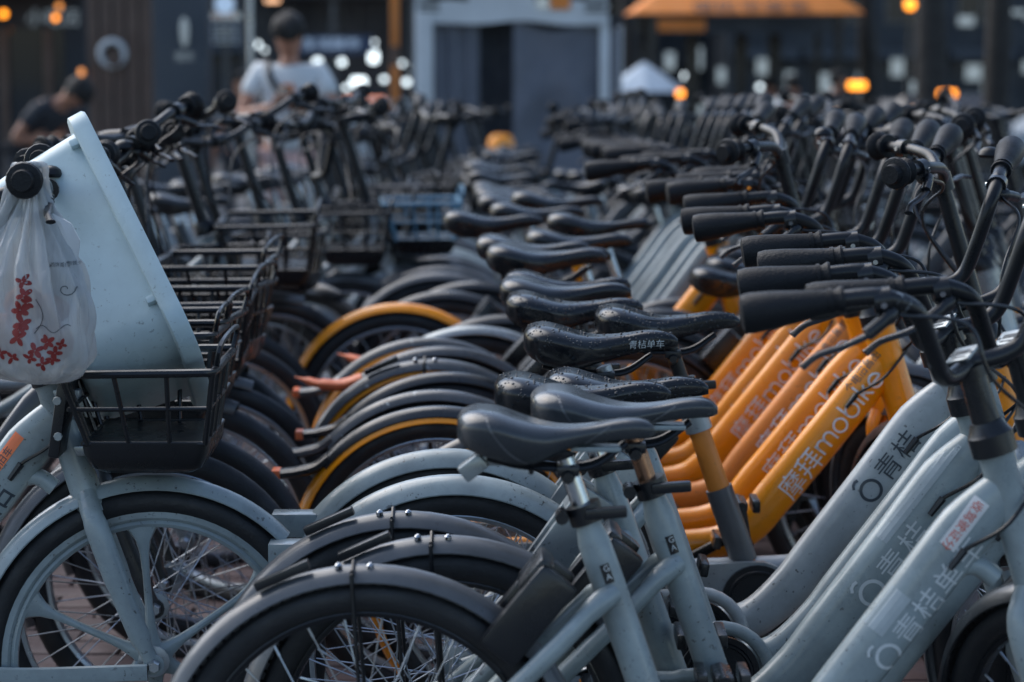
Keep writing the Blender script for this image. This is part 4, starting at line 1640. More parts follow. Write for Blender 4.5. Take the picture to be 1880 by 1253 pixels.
# bicycles with tall bars to the right of the orange run and the field beyond
GR = 'dark out-of-focus bicycles right of the saddle row'
tall = [(640, .42, -4, 'dark tall-barred bicycle before the patch of wet paving, grips pointing at the camera'),
        (615, .50, -8, 'bicycle with orange fork legs and tall bars, behind the black-barred one'),
        (700, .30, 14, 'bicycle whose thick grips rise above the far orange down tubes'),
        (670, .36, 18, 'bicycle with tall bars left of the patch of wet paving')]
for s, X, st_, lab in tall:
    bicycle(dict(lod=2, kind='m', paint='slate' if s < 650 else 'silver', bar='tall', steer=st_, fmat='slate_dark', saddle='b', smat='vinyl', lock='m', decal=None, post='black_gloss', ffork='orange' if s == 615 else None, dz=-.06),
            place(X, s, 0), lab, 'bicycles with tall handlebars at the right')
rnd = random.Random(21)
for k in range(24):
    s = 480 - k * 9.5
    X = rnd.uniform(.05, .55) if k % 3 else rnd.uniform(.9, 1.9)
    if s < 330:
        X = rnd.uniform(.1, 2.6)
    pt = rnd.choice(['slate', 'teal', 'slate_dark', 'slate_dark']); bq = rnd.random() < .3
    tone = ('pale' if pt == 'teal' else 'dark') + (' bicycles with a basket' if bq else ' bicycles without a basket')
    bicycle(dict(lod=3, kind=rnd.choice('qs'), paint=pt, bar=rnd.choice(['straight', 'tall']), steer=rnd.uniform(-35, 35),
                 basket='black' if bq else None, fmat='slate_dark', saddle='b', lock='m'),
            place(X, s, rnd.uniform(-3, 3), rnd.uniform(-14, 14) + (180 if rnd.random() < .15 else 0)),
            'one of the out-of-focus %s standing right of the saddle row' % tone, 'out-of-focus %s right of the saddle row' % tone)
GM = 'out-of-focus bicycles between the two rows near the stall'
for k in range(9):
    s = 325 - k * 9
    bicycle(dict(lod=3, kind=rnd.choice('qs'), paint=rnd.choice(['white_paint', 'teal', 'slate', 'pale']), bar='straight', steer=rnd.uniform(-35, 35),
                 basket='black' if rnd.random() < .5 else None, fmat='slate', ffmat='silver', saddle='b', lock='m'),
            place(-1.15 + rnd.uniform(-.45, .35), s, 0, rnd.uniform(-30, 30)), 'one of the blurred bicycles standing between the rows before the stall', GM)


# ------------------------------------------------------------------ plastic tub leaning in the basket
def build_tub():
    tilt = R(32)
    a0 = Vector((.385, 0, -.923))
    d_ = Vector((-.923, 0, -.385))
    n0 = Vector((0, -1, 0))
    yr = Matrix.Rotation(R(15), 3, 'Z'); a0, d_, n0 = yr @ a0, yr @ d_, yr @ n0
    a = (a0 * math.cos(tilt) + n0 * math.sin(tilt)).normalized()
    n = (n0 * math.cos(tilt) - a0 * math.sin(tilt)).normalized()
    Rm = Matrix(((a.x, -n.x, d_.x), (a.y, -n.y, d_.y), (a.z, -n.z, d_.z)))     # columns: u along a, w into the scene, v depth
    Lt, Wt, Dp = .50, .355, .205

    def ring(e, v, r):
        pts = []
        x0, x1, y0, y1 = e, Lt - e, e, Wt - e
        rs = r * .55
        for cx, cy, q, r in ((x1 - r, y1 - r, 0, r), (x0 + rs, y1 - rs, 90, rs), (x0 + rs, y0 + rs, 180, rs), (x1 - r, y0 + r, 270, r)):
            for t in range(0, 91, 10):
                pts.append(Vector((cx + r * math.cos(R(q + t)), cy + r * math.sin(R(q + t)), v)))
        return pts
    mb = MB()
    rings = [ring(.070, Dp, .03), ring(.048, Dp - .002, .050), ring(.036, Dp - .012, .066), ring(.032, Dp - .03, .072), ring(.016, .034, .076), ring(.0145, .031, .076),
             ring(-.004, .032, .084), ring(-.008, .029, .085), ring(-.010, .002, .086), ring(-.007, -.003, .084), ring(.010, -.004, .076), ring(.015, .0, .074),
             ring(.038, Dp - .03, .066), ring(.044, Dp - .012, .055), ring(.078, Dp - .006, .03)]
    mb.loft(rings)
    me = mb.mesh('storage_tub', M['tub'], 50)
    fix_normals(me)
    top = at(150, 200, 1018)
    mt = Matrix.Translation(top) @ Rm.to_4x4()
    tub = thing('storage_tub', 'pale blue plastic storage tub tipped on end in the black wire basket', 'storage tub', mt, None, me)
    for u in (.055, .395):
        m2 = MB(); m2.box((u, .012, .028), (.014, .022, .038), None, .003)
        link('lug', m2.mesh('lug', M['tub'], 40), tub, Matrix.Identity(4))
    for u in (.05, .42):
        m3 = MB(); m3.ring(.013, .004, 18, 6, 'Y', (u, .05, Dp + .006))
        link('foot_loop', m3.mesh('foot_loop', M['tub'], 40), tub, Matrix.Identity(4))


build_tub()


# ------------------------------------------------------------------ plastic carrier bag on the grip
def bag_mat():
    m = mat('thin white plastic film', (0.50, 0.54, 0.56), 0.16, 0, 0.3, 0, 0, 0.7, 22)
    nt = m.node_tree
    b = nt.nodes['Principled BSDF']
    out = [n for n in nt.nodes if n.type == 'OUTPUT_MATERIAL'][0]
    tc = N(nt, 'ShaderNodeTexCoord'); mp = N(nt, 'ShaderNodeMapping')
    mp.inputs['Scale'].default_value = (70, 70, 9)
    nt.links.new(tc.outputs['Object'], mp.inputs[0])
    nz = N(nt, 'ShaderNodeTexNoise', Scale=1.0, Detail=5.0, Distortion=.8)
    nt.links.new(mp.outputs[0], nz.inputs['Vector'])
    bq = N(nt, 'ShaderNodeBump', Strength=1.0, Distance=.006)
    nt.links.new(nz.outputs[0], bq.inputs['Height']); nt.links.new(bq.outputs[0], b.inputs['Normal'])
    tr = N(nt, 'ShaderNodeBsdfTransparent')
    tl = N(nt, 'ShaderNodeBsdfTranslucent'); tl.inputs[0].default_value = (.75, .78, .8, 1)
    m1 = N(nt, 'ShaderNodeMixShader'); m1.inputs[0].default_value = .22
    m2 = N(nt, 'ShaderNodeMixShader'); m2.inputs[0].default_value = .28
    nt.links.new(b.outputs[0], m1.inputs[1]); nt.links.new(tl.outputs[0], m1.inputs[2])
    nt.links.new(m1.outputs[0], m2.inputs[1]); nt.links.new(tr.outputs[0], m2.inputs[2])
    nt.links.new(m2.outputs[0], out.inputs[0])
    return m


def build_bag():
    film = bag_mat()
    origin = l1m @ steer_m(9) @ (bar_pts('straight', -1)[-2] + Vector((0, 0, -.012)))
    root = thing('plastic_bag', 'thin white plastic carrier bag with red flower print hanging from the left bicycle grip', 'plastic bag', Matrix.Translation(origin))
    st = [(.004, .004, .014, .010), (-.03, .002, .026, .018), (-.07, -.002, .046, .030), (-.11, -.006, .068, .046), (-.15, -.008, .088, .060), (-.20, -.006, .102, .070),
          (-.25, -.002, .104, .074), (-.285, .004, .094, .068), (-.308, .010, .074, .054), (-.322, .014, .046, .034), (-.328, .016, .012, .01)]
    n = 180
    P = spline([(z, cx, rx) for z, cx, rx, ry in st], 6); Q = spline([(ry, 0, 0) for z, cx, rx, ry in st], 6)
    rr = random.Random(4)
    ph = [(rr.randrange(5, 23), rr.uniform(0, 6.28), rr.uniform(.4, 1)) for _ in range(7)]
    rings = []
    for q, e in zip(P, Q):
        z, cx, rx = q.x, q.y, q.z
        t = min(1, max(0, -z / .328))
        ring = []
        for k in range(n):
            th = 2 * math.pi * k / n
            f = sum(am * math.sin(kk * th + p + 3.5 * t * (1 if i % 2 else -1)) for i, (kk, p, am) in enumerate(ph)) / 3
            pl_ = math.sin(17 * th + 2 * math.sin(th * 3) + t * 2.5) + .5 * math.sin(29 * th - t * 3)
            fold = 1 + f * (.22 * (1 - t) + .045) + pl_ * .11 * max(0, 1 - 1.35 * t) ** .8
            cr_ = abs(math.sin(3.1 * th + 11 * t + 1.3 * math.sin(5 * t + th)))
            crease = (.007 * (1 - cr_ ** .5) + .004 * math.sin(7 * th - 16 * t)) * min(1, t * 2)
            ring.append(Vector((cx + math.cos(th) * (rx * fold + crease), math.sin(th) * (e.x * fold + crease), z)))
        rings.append(ring)
    mb = MB(); mb.loft(rings)
    me = fix_normals(mb.mesh('film', film, 60))
    body = link('film', me, root, Matrix.Identity(4))
    # two handle loops gathered over the grip
    for dx, x1, yy in ((-.012, -.060, -.014), (.016, .052, .016)):
        m2 = MB()
        for off in (-.007, 0, .008):
            m2.tube(spline([(x1, yy, -.085 + abs(off)), (dx + (x1 - dx) * .45, yy + off * .5, -.035), (dx + off, yy * 1.2, .004), (dx + off * 1.3, -.002 + yy * .5, .034),
                            (-.006 + off, yy - .004, .030), (-.026, yy * .8 + off, .0), (-.030 + x1 * .2, yy * .3, -.05)], 5), [.012] * 4 + [.008] * 8 + [.006] * 7 + [.007] * 6 + [.010] * 6, 8, w=.003, lat=(0, 1, 0))
        link('bag_handle', fix_normals(m2.mesh('bag_handle', film, 60)), root, Matrix.Identity(4))
    # print
    tg = bvh(me)
    rq = random.Random(9)

    def petal(cx, cy, a, l, w):
        pts = []
        for k in range(12):
            t = 2 * math.pi * k / 12
            x, y = (math.cos(t) * .5 + .55) * l, math.sin(t) * .5 * w
            pts.append((cx + x * math.cos(a) - y * math.sin(a), cy + x * math.sin(a) + y * math.cos(a)))
        return pts, [tuple(range(12))]

    def flowers(spec):
        parts = []
        for (cx, cy, sc_, n_) in spec:
            o = rq.uniform(0, 6)
            for k in range(n_):
                parts.append((*petal(cx, cy, o + k * 6.28 / n_ + rq.uniform(-.3, .3), sc_ * rq.uniform(.8, 1.1), sc_ * .55), 0, 0, 1))
        return join2d(parts)
    fl = flowers([(0.000, -.150, .013, 4), (.004, -.172, .015, 4), (-.003, -.196, .017, 5), (.000, -.218, .016, 4), (-.008, -.240, .016, 4), (-.055, -.258, .015, 4), (.008, -.185, .011, 4), (-.006, -.228, .012, 5), (-.04, -.268, .012, 4), (.012, -.275, .012, 4), (.06, -.255, .010, 4), (.045, -.278, .011, 4),
                  (-.07, -.275, .012, 4), (-.02, -.275, .012, 4), (.02, -.262, .014, 4), (.038, -.25, .014, 5), (.05, -.268, .013, 4), (.03, -.285, .011, 4)])
    link('flower_print', decal_mesh('flower_print', fl, M['print_maroon'], (0, 0, 0), (1, 0, 0), (0, 0, 1), (0, 1, 0), tg, eps=.0015), body, Matrix.Identity(4))
    sw = []
    sp_ = [(.066 + math.cos(t * .5) * (.002 + .0011 * t), -.165 + math.sin(t * .5) * (.002 + .0011 * t) * .8) for t in range(0, 26)]
    sw.append((*ribbon(sp_[:14], .0016), 0, 0, 1))
    sw.append((*ribbon([(.020 + .012 * math.sin(t * .33), -.18 - t * .0055) for t in range(11)], .0013), 0, 0, 1))
    sw.append((*ribbon([(.02 + t * .005, -.228 + .006 * math.sin(t * .8)) for t in range(12)], .0013), 0, 0, 1))
    link('swirl_print', decal_mesh('swirl_print', join2d(sw), M['print_dark'], (0, 0, 0), (1, 0, 0), (0, 0, 1), (0, 1, 0), tg, eps=.0016), body, Matrix.Identity(4))
    link('bag_lettering', decal_mesh('bag_lettering', txt('西饼面包领先', .0078), M['print_dark'], (.040, 0, -.128), (1, 0, 0), (0, 0, 1), (0, 1, 0), tg, eps=.0016), body, Matrix.Identity(4))
    # what is in the bag
    mb = MB()
    for x, y, z, r in ((-.045, 0, -.25, .042), (.03, .01, -.26, .038), (-.01, -.01, -.195, .034), (.035, .012, -.20, .030)):
        mb.lathe([(-r, .001), (-r * .8, r * .6), (-r * .3, r * .97), (r * .3, r * .97), (r * .8, r * .6), (r, .001)], (x, y, z), (.3, .2, 1), 14)
    link('bread', mb.mesh('bread', M['bun'], 60), root, Matrix.Identity(4), kind='stuff')
    mb = MB()
    rg = []
    for z, w_, cx in ((-.20, .026, .04), (-.13, .032, .044), (-.09, .036, .046), (-.062, .032, .036), (-.045, .018, .020)):
        rg.append([Vector((cx + math.cos(R(t)) * w_ * (1 + .08 * math.sin(t * .21)), .012 + math.sin(R(t)) * .018, z + .004 * math.sin(t * .13))) for t in range(0, 360, 20)])
    mb.loft(rg)
    link('paper_bag', fix_normals(mb.mesh('paper_bag', M['paper'], 30)), root, Matrix.Identity(4))


build_bag()

# ------------------------------------------------------------------ street behind
M['timber'] = mat('brown timber cladding', (0.13, 0.085, 0.065), 0.6, 0, 0.6, scale=2)
M['wall_dark'] = mat('dark rendered wall', (0.040, 0.048, 0.058), 0.7, 0, 0.5, scale=.6)
M['wall_mid'] = mat('blue grey cladding', (0.055, 0.068, 0.085), 0.6, 0, 0.5, scale=.6)
M['glass_dark'] = mat('dark window glass', (0.02, 0.026, 0.032), 0.08, 0, 0.2, bump=0, scale=.8)
M['canvas_blue'] = mat('blue grey curtain cloth', (0.15, 0.165, 0.20), 0.85, 0, 0.5, scale=1.6)
M['stall_white'] = mat('off-white painted board', (0.62, 0.66, 0.68), 0.6, 0, 0.4, scale=2)
M['roof_orange'] = mat('orange canvas roof', (0.80, 0.27, 0.06), 0.7, 0, 0.3, scale=2)
M['grey_cloth'] = mat('grey cloth', (0.14, 0.15, 0.16), 0.85, 0, 0.3)
M['bark'] = mat('dark bark', (0.030, 0.028, 0.026), 0.9, 0, 0.6, bump=.9, bscale=12)
M['leaf'] = mat('dark green leaves', (0.035, 0.06, 0.035), 0.6, 0, 0.6, scale=1.2)
M['road_white'] = mat('white van paint', (0.45, 0.5, 0.54), 0.3, 0, 0.3)
M['car_dark'] = mat('dark car paint', (0.03, 0.035, 0.045), 0.25, 0.2, 0.3, coat=.5)
E_OR = emit('amber lamp', (1.0, .30, .015), 2.4)
E_WARM = emit('warm lamp', (1.0, .55, .30), .9)
E_WHITE = emit('white lamp', (.80, .93, 1.0), 1.7)
E_RED = emit('warm red display light', (1.0, .36, .22), 0.9)
E_BLUE = emit('blue white sign light', (.45, .65, .95), .4)
E_SHOP = emit('shop window light', (.55, .68, .76), .26)
E_DIM = emit('dim lettering light', (.45, .58, .68), .2)
E_AMB = emit('amber sign light', (1.0, .36, .08), .8)


def P3(px, s, z=None):
    """x and y of a place on the ground line seen at pixel px, at s pixels per metre"""
    zc = FPX / s
    Y = zc * math.cos(PITCH) + .1
    return (px - 940) / s, Y


def zat(py, s):
    return at(940, py, s).z


def box_part(name, mt, parent, x0, x1, y0, y1, z0, z1, bev=0.0):
    mb = MB(); mb.box(((x0 + x1) / 2, (y0 + y1) / 2, (z0 + z1) / 2), (abs(x1 - x0), abs(y1 - y0), abs(z1 - z0)), None, bev)
    return link(name, mb.mesh(name, mt, 30), parent, Matrix.Identity(4))


def text_part(name, body, size, mt, parent, x, y, z, depth=.01, sx=1.0):
    vs, fs = txt(body, size)
    me = bpy.data.meshes.new(name)
    me.from_pydata([(x + a * sx, y, z + b) for a, b in vs], [], fs)
    me.materials.append(mt)
    return link(name, me, parent, Matrix.Identity(4))


# far buildings closing the view
def building(px0, px1, s, h, wallm, label, n_win=7, lit=.1, seed=1, shop=True):
    x0, Y = P3(px0, s); x1, _ = P3(px1, s)
    gz = ground_z(Y)
    root = thing('building', label, 'building', T(0, 0, 0), 'buildings closing the square')
    wall = box_part('wall', wallm, root, x0, x1, Y, Y + 10, gz - 1, gz + h)
    rg = random.Random(seed)
    W_ = x1 - x0
    step = W_ / n_win
    z = gz + (4.2 if shop else 1.2)
    wme = None
    wins = 0
    while z < gz + h - 2 and wins < 60:
        for i in range(n_win):
            cx = x0 + (i + .5) * step
            w = min(step * .62, 2.2)
            mb = MB()
            f = .08
            for (a0, a1, b0, b1) in ((-w / 2 - f, w / 2 + f, -f, 0), (-w / 2 - f, w / 2 + f, 1.6, 1.6 + f), (-w / 2 - f, -w / 2, 0, 1.6), (w / 2, w / 2 + f, 0, 1.6), (-.03, .03, 0, 1.6)):
                mb.box(((a0 + a1) / 2, -.05, (b0 + b1) / 2), (a1 - a0, .10, b1 - b0))
            k = ('winframe', round(w, 2))
            if k not in CACHE:
                CACHE[k] = mb.mesh('window', M['slate'], 0)
                pb = MB(); pb.box((0, -.01, .8), (w, .02, 1.6))
                CACHE[k + ('p',)] = pb.mesh('pane', M['glass_dark'], 0)
                CACHE[k + ('l',)] = pb.mesh('pane_lit', E_DIM, 0)
            wn_ = link('window', CACHE[k], root, T(cx, Y, z))
            link('pane', CACHE[k + (('l',) if rg.random() < lit else ('p',))], wn_, Matrix.Identity(4))
            wins += 1
        z += 3.2
    box_part('cornice', M['slate'], root, x0 - .1, x1 + .1, Y - .3, Y + .2, gz + h, gz + h + .4)
    if shop:
        for i in range(n_win):
            cx = x0 + (i + .5) * step
            w = step * .8
            lt = rg.random() < .3
            sw_ = box_part('shop_window', E_SHOP if lt else M['glass_dark'], root, cx - w / 2, cx + w / 2, Y - .06, Y - .001, gz + .4, gz + (1.7 if lt else 2.9))
            box_part('awning', M['wall_mid'], root, cx - w / 2 - .1, cx + w / 2 + .1, Y - .9, Y - .08, gz + 3.0, gz + 3.3)
    return root


building(-900, 470, 62, 17, M['wall_dark'], 'dark building beyond the lit shop at the left', 9, .05, 2)
building(470, 790, 52, 22, M['wall_mid'], 'blue-grey building behind the orange pole', 4, .1, 3)
building(790, 1330, 50, 19, M['wall_dark'], 'dark building behind the white stall and parasol', 6, .06, 4)
building(1330, 2900, 56, 16, M['wall_dark'], 'long dark building behind the tree trunks at the right', 12, .05, 5)

# pale lit panels in the shop fronts behind the kiosk and trunks
far_b = [o for o in COL.objects if o.name.startswith('building')][-1]
for px, py, w, h in ((1215, 110, .30, .55), (1262, 105, .35, .7), (1305, 135, .25, .5), (1378, 112, .40, .8), (1425, 150, .3, .8), (1490, 148, .5, .6), (1560, 60, .4, .5), (1555, 150, .5, .7), (1612, 120, .4, .6),
                     (1640, 170, .4, .9), (1745, 130, .5, .5), (1775, 170, .5, .9), (1850, 120, .7, .4), (1730, 40, .5, .3), (1800, 25, 1.2, .15), (1860, 35, 1.0, .15)):
    q_ = at(px, py, 54)
    mb = MB(); mb.box((q_.x, FPX / 56 * math.cos(PITCH) - .06, q_.z), (w, .06, h), None, .01)
    link('lit_panel', mb.mesh('lit_panel', E_SHOP, 20), far_b, Matrix.Identity(4))

# lit shop front at the far left, with timber pillars
s = 150
x0, Y = P3(-260, s); x1, _ = P3(166, s)
gz = ground_z(Y)
shop = thing('shop', 'shop at the far left with amber lamps under its dark canopy', 'shop', T(0, 0, 0))
box_part('wall', M['wall_dark'], shop, x0, x1, Y, Y + 4, gz - .5, gz + 5)
box_part('canopy', M['timber'], shop, x0, x1, Y - 1.2, Y, zat(-8, s), zat(-22, s) + .1)
box_part('window', M['glass_dark'], shop, x0 + .5, x1 - .25, Y - .03, Y - .002, gz + .5, gz + 2.2)
for px in (20, 100):
    xx, _ = P3(px, s)
    box_part('window_bar', M['timber'], shop, xx - .05, xx + .05, Y - .09, Y - .032, gz + .5, gz + 2.2)
xx, _ = P3(62, s)
text_part('sign_lettering', '小吃店', .22, E_DIM, shop, xx, Y - .10, zat(45, s))
for i, (px, py, r, lab) in enumerate(((38, 27, 9, 'amber globe lamp under the shop canopy, the larger upper one'), (11, 53, 8, 'amber globe lamp at the left edge of the picture'),
                                      (130, 34, 7, 'small amber globe lamp at the right end of the shop canopy'), (137, 14, 8, 'dull amber lamp above the small globe lamp'))):
    q = at(px, py, s)
    l_ = thing('hanging_lamp', lab, 'lamp', Matrix.Translation((q.x, Y - .6, q.z)), 'amber lamps of the left shop')
    mb = MB(); rr_ = r / s * .75
    mb.lathe([(-rr_, .002), (-rr_ * .7, rr_ * .7), (0, rr_), (rr_ * .7, rr_ * .7), (rr_, .002)], (0, 0, 0), (0, 0, 1), 12)
    link('globe', mb.mesh('globe', E_OR if i != 3 else E_AMB, 80), l_, Matrix.Identity(4))
    mb = MB(); mb.tube([(0, 0, rr_), (0, 0, max(rr_ + .05, zat(-8, s) - q.z))], .012, 6)
    link('cord', mb.mesh('cord', M['black'], 40), l_, Matrix.Identity(4))

s = 190
x0, Y = P3(168, s); x1, _ = P3(288, s); gz = ground_z(Y)
pl = thing('timber_pillar', 'brown timber-clad pillar with a round pale sign, left of the dark advertising column', 'pillar', T(0, 0, 0))
nb = 5
for i in range(nb):
    a = x0 + (x1 - x0) * i / nb
    box_part('board', M['timber'], pl, a + .01, a + (x1 - x0) / nb - .01, Y - .03, Y, gz, gz + 4.5)
box_part('core', M['wall_dark'], pl, x0 + .02, x1 - .02, Y + .001, Y + .5, gz - .2, gz + 4.5)
q = at(216, 98, s)
mb = MB(); mb.ring(.115, .03, 30, 8, 'Y', (q.x, Y - .06, q.z))
link('ring_sign', mb.mesh('ring_sign', M['stall_white'], 60), pl, Matrix.Identity(4))
mb = MB(); mb.lathe([(0, .075), (.02, .075)], (q.x + .02, Y - .09, q.z - .05), (0, 1, 0), 20)
link('sign_centre', mb.mesh('sign_centre', M['timber'], 40), pl, Matrix.Identity(4))
q = at(166, 133, s)
hl = thing('hanging_lamp', 'dim amber lamp on the edge of the timber pillar', 'lamp', Matrix.Translation((x0 - .04, Y - .1, q.z)))
mb = MB(); mb.lathe([(-.04, .002), (-.03, .025), (.03, .025), (.04, .002)], (0, 0, 0), (0, 0, 1), 10)
link('globe', mb.mesh('globe', E_AMB, 80), hl, Matrix.Identity(4))
mb = MB(); mb.box((0.03, .05, .05), (.08, .12, .015))
link('bracket', mb.mesh('bracket', M['black'], 0), hl, Matrix.Identity(4))

s = 205
x0, Y = P3(290, s); x1, _ = P3(386, s); gz = ground_z(Y)
ac = thing('advertising_column', 'dark slab column with a pale elongated mark and short pale lettering', 'column', T(0, 0, 0))
box_part('slab', M['wall_mid'], ac, x0, x1, Y, Y + .35, gz - .2, gz + 3.6, .01)
box_part('plinth', M['slate'], ac, x0 - .03, x1 + .03, Y - .04, Y + .39, gz - .2, gz + .12, .01)
q = at(346, 60, s)
mb = MB(); mb.lathe([(-.125, .004), (-.11, .022), (-.04, .036), (.05, .040), (.11, .030), (.135, .006)], (q.x, Y - .02, q.z), (0, 0, 1), 14)
link('mark', mb.mesh('mark', E_DIM, 60), ac, Matrix.Identity(4))
q = at(328, 110, s)
text_part('lettering', '服务', .085, E_DIM, ac, q.x, Y - .012, q.z)

s = 175
q = at(420, 12, s); Y = P3(420, s)[1]; gz = ground_z(Y)
sg = thing('lightbox_sign', 'glowing round blue-white sign over a lit strip and a grey price board', 'sign', T(0, 0, 0))
mb = MB(); mb.lathe([(0, .10), (.05, .10)], (q.x, Y - .05, q.z + .02), (0, 1, 0), 24)
link('round_light', mb.mesh('round_light', E_BLUE, 40), sg, Matrix.Identity(4))
box_part('strip_light', E_SHOP, sg, q.x - .16, q.x + .16, Y - .05, Y, zat(36, s), zat(24, s))
text_part('strip_lettering', '美味小吃', .062, M['print_red'], sg, q.x - .13, Y - .052, zat(34, s))
bd = box_part('price_board', M['wall_mid'], sg, q.x - .18, q.x + .18, Y - .04, Y, zat(86, s), zat(40, s))
for i in range(5):
    zz = zat(46 + i * 8, s)
    for j in range(4):
        box_part('price_card', E_DIM if (i * j) % 3 else M['stall_white'], bd, q.x - .16 + j * .083, q.x - .10 + j * .083, Y - .055, Y - .041, zz - .012, zz + .010)
box_part('post', M['slate'], sg, q.x - .03, q.x + .03, Y + .001, Y + .05, gz - .1, zat(0, s) + .2)

# slim pale post beside the person
s = 230
x_, Y = P3(465, s); gz = ground_z(Y)
po = thing('post', 'slim pale metal post left of the person in white', 'post', T(x_, Y, gz))
mb = MB(); mb.tube([(0, 0, 0), (0, 0, 4.5)], .022, 10); mb.tube([(0, 0, 0), (0, 0, .06)], .06, 10)
link('shaft', mb.mesh('shaft', M['steel'], 40), po, Matrix.Identity(4))

# market front with many small lights behind the person
s = 105
x0, Y = P3(455, s); x1, _ = P3(765, s); gz = ground_z(Y)
mk = thing('market_stand', 'open market stand with a blue sign strip and bright goods lights', 'market stand', T(0, 0, 0))
box_part('back_wall', M['wall_dark'], mk, x0, x1, Y + 1.6, Y + 1.8, gz - .2, gz + 3.2)
box_part('roof', M['wall_mid'], mk, x0 - .1, x1 + .1, Y - .2, Y + 1.9, gz + 3.2, gz + 3.35)
box_part('sign_strip', mat('navy sign board', (0.05, 0.08, 0.15), .5), mk, P3(545, s)[0], P3(690, s)[0], Y - .26, Y - .2, zat(98, s), zat(66, s))
text_part('sign_lettering', '生活超市', .20, E_BLUE, mk, P3(562, s)[0], Y - .27, zat(88, s), sx=1.25)
box_part('counter', M['stall_white'], mk, P3(600, s)[0], P3(760, s)[0], Y + .2, Y + .8, gz, zat(172, s) - .1)
box_part('display', E_RED, mk, P3(634, s)[0], P3(704, s)[0], Y + .3, Y + .7, zat(205, s), zat(180, s))
for p_ in (x0, x1 - .1, P3(612, s)[0]):
    box_part('post', M['slate'], mk, p_, p_ + .1, Y - .1, Y, gz, gz + 3.2)
lights = [(481, 82, 5, 8), (492, 92, 5, 5), (540, 88, 6, 6), (588, 114, 12, 11), (632, 114, 9, 9), (689, 104, 13, 18), (662, 149, 22, 12), (741, 116, 6, 6), (757, 123, 6, 6),
          (708, 145, 8, 7), (690, 78, 7, 6), (640, 160, 8, 6), (752, 150, 14, 8)]
LL = ['tiny upper light left of the person in white', 'tiny lower light left of the person in white', 'small light at the cheek of the person in white', 'round light over the right shoulder of the person in white',
      'round light midway between the person in white and the big lights', 'tall bright light high in the market stand', 'widest bright light low in the market stand', 'small light left of the orange pole',
      'small light just right of the orange pole', 'light between the wide bright one and the orange pole', 'small light on top of the tall bright one', 'small light left below the wide bright one', 'wide low light beside the orange pole']
for (px, py, rx, rz_), lab_ in zip(lights, LL):
    q = at(px, py, s)
    l_ = thing('market_light', lab_, 'light', Matrix.Translation((q.x, Y - .05, q.z)), 'white lights of the market stand')
    mb = MB(); a, b = rx / s * .62, rz_ / s * .62
    mb.box((0, 0, 0), (2 * a, .06, 2 * b), None, min(a, b) * .7)
    link('diffuser', mb.mesh('diffuser', E_WHITE, 80), l_, Matrix.Identity(4))
    mb = MB(); mb.tube([(0, .03, b * .9), (0, .03, max(b + .05, gz + 3.2 - q.z))], .01, 5)
    link('cord', mb.mesh('cord', M['black'], 40), l_, Matrix.Identity(4))
q = at(500, 1, 170)
wl = thing('hanging_lamp', 'warm white lamp at the top of the picture above the person', 'lamp', Matrix.Translation(q))
mb = MB(); mb.box((0, 0, 0), (.16, .08, .05), None, .02)
link('diffuser', mb.mesh('diffuser', E_WARM, 80), wl, Matrix.Identity(4))
mb = MB(); mb.tube([(0, 0, .025), (0, 0, 2.4)], .008, 5)
link('cord', mb.mesh('cord', M['black'], 40), wl, Matrix.Identity(4))

# orange pole
s = 170
x_, Y = P3(728, s); gz = ground_z(Y)
op = thing('banner_pole', 'tall orange pole with a brown band left of the white stall', 'pole', T(x_, Y, gz))
mb = MB(); mb.tube([(0, 0, 0), (0, 0, 4.2)], .052, 14)
link('shaft', mb.mesh('shaft', M['timber'], 40), op, Matrix.Identity(4))
for a, b in ((zat(85, s) - gz, zat(10, s) - gz + .5), (zat(200, s) - gz, zat(120, s) - gz)):
    mb = MB(); mb.box((0, -.056, (a + b) / 2), (.085, .012, b - a), None, .002)
    link('orange_panel', mb.mesh('orange_panel', M['roof_orange'], 40), op, Matrix.Identity(4))
mb = MB(); mb.tube([(0, 0, 0), (0, 0, .1)], .12, 14)
link('foot', mb.mesh('foot', M['slate'], 40), op, Matrix.Identity(4))

# white stall with dark curtains
s = 205
x0, Y = P3(764, s); x1, _ = P3(1112, s); xr, _ = P3(1152, s); gz = ground_z(Y)
stl = thing('stall', 'white-framed stall closed with blue-grey curtains in the middle distance', 'stall', T(0, 0, 0))
zt = zat(28, s)
box_part('post', M['stall_white'], stl, x0, x0 + .16, Y - .10, Y + .12, gz, zt, .01)
box_part('post', M['stall_white'], stl, x1 - .06, x1 + .02, Y - .02, Y + .10, gz, zt, .01)
box_part('post', M['stall_white'], stl, xr - .06, xr, Y + 1.2, Y + 1.3, gz, zt - .1, .01)
# scalloped board over the opening
mb = MB()
n = 40
top = [];
for i in range(n + 1):
    t = i / n
    x = x0 + (x1 - x0) * t
    zz = zt + .10 + .03 * abs(math.sin(t * 9.5)) + (.30 if .28 < t < .62 else 0) + (.25 if t < .07 or t > .90 else 0)
    zb = zt - .10 + .035 * math.sin(t * 3.14) + .012 * math.sin(t * 14)
    top.append((x, zb, zz))
for i in range(n):
    (a, b, c), (d_, e, f) = top[i], top[i + 1]
    mb.add([(a, Y - .05, b), (d_, Y - .05, e), (d_, Y - .05, f), (a, Y - .05, c), (a, Y - .01, b), (d_, Y - .01, e), (d_, Y - .01, f), (a, Y - .01, c)],
           [(0, 1, 2, 3), (5, 4, 7, 6), (3, 2, 6, 7), (1, 0, 4, 5)])
link('head_board', mb.mesh('head_board', M['stall_white'], 20), stl, Matrix.Identity(4))
for px, mt in ((790, M['wall_mid']), (1090, M['wall_mid'])):
    xx = P3(px, s)[0]
    for k in range(3):
        box_part('stripe', mt, stl, xx - .09, xx + .09, Y - .065, Y - .052, zat(22 - k * 9, s), zat(18 - k * 9, s))
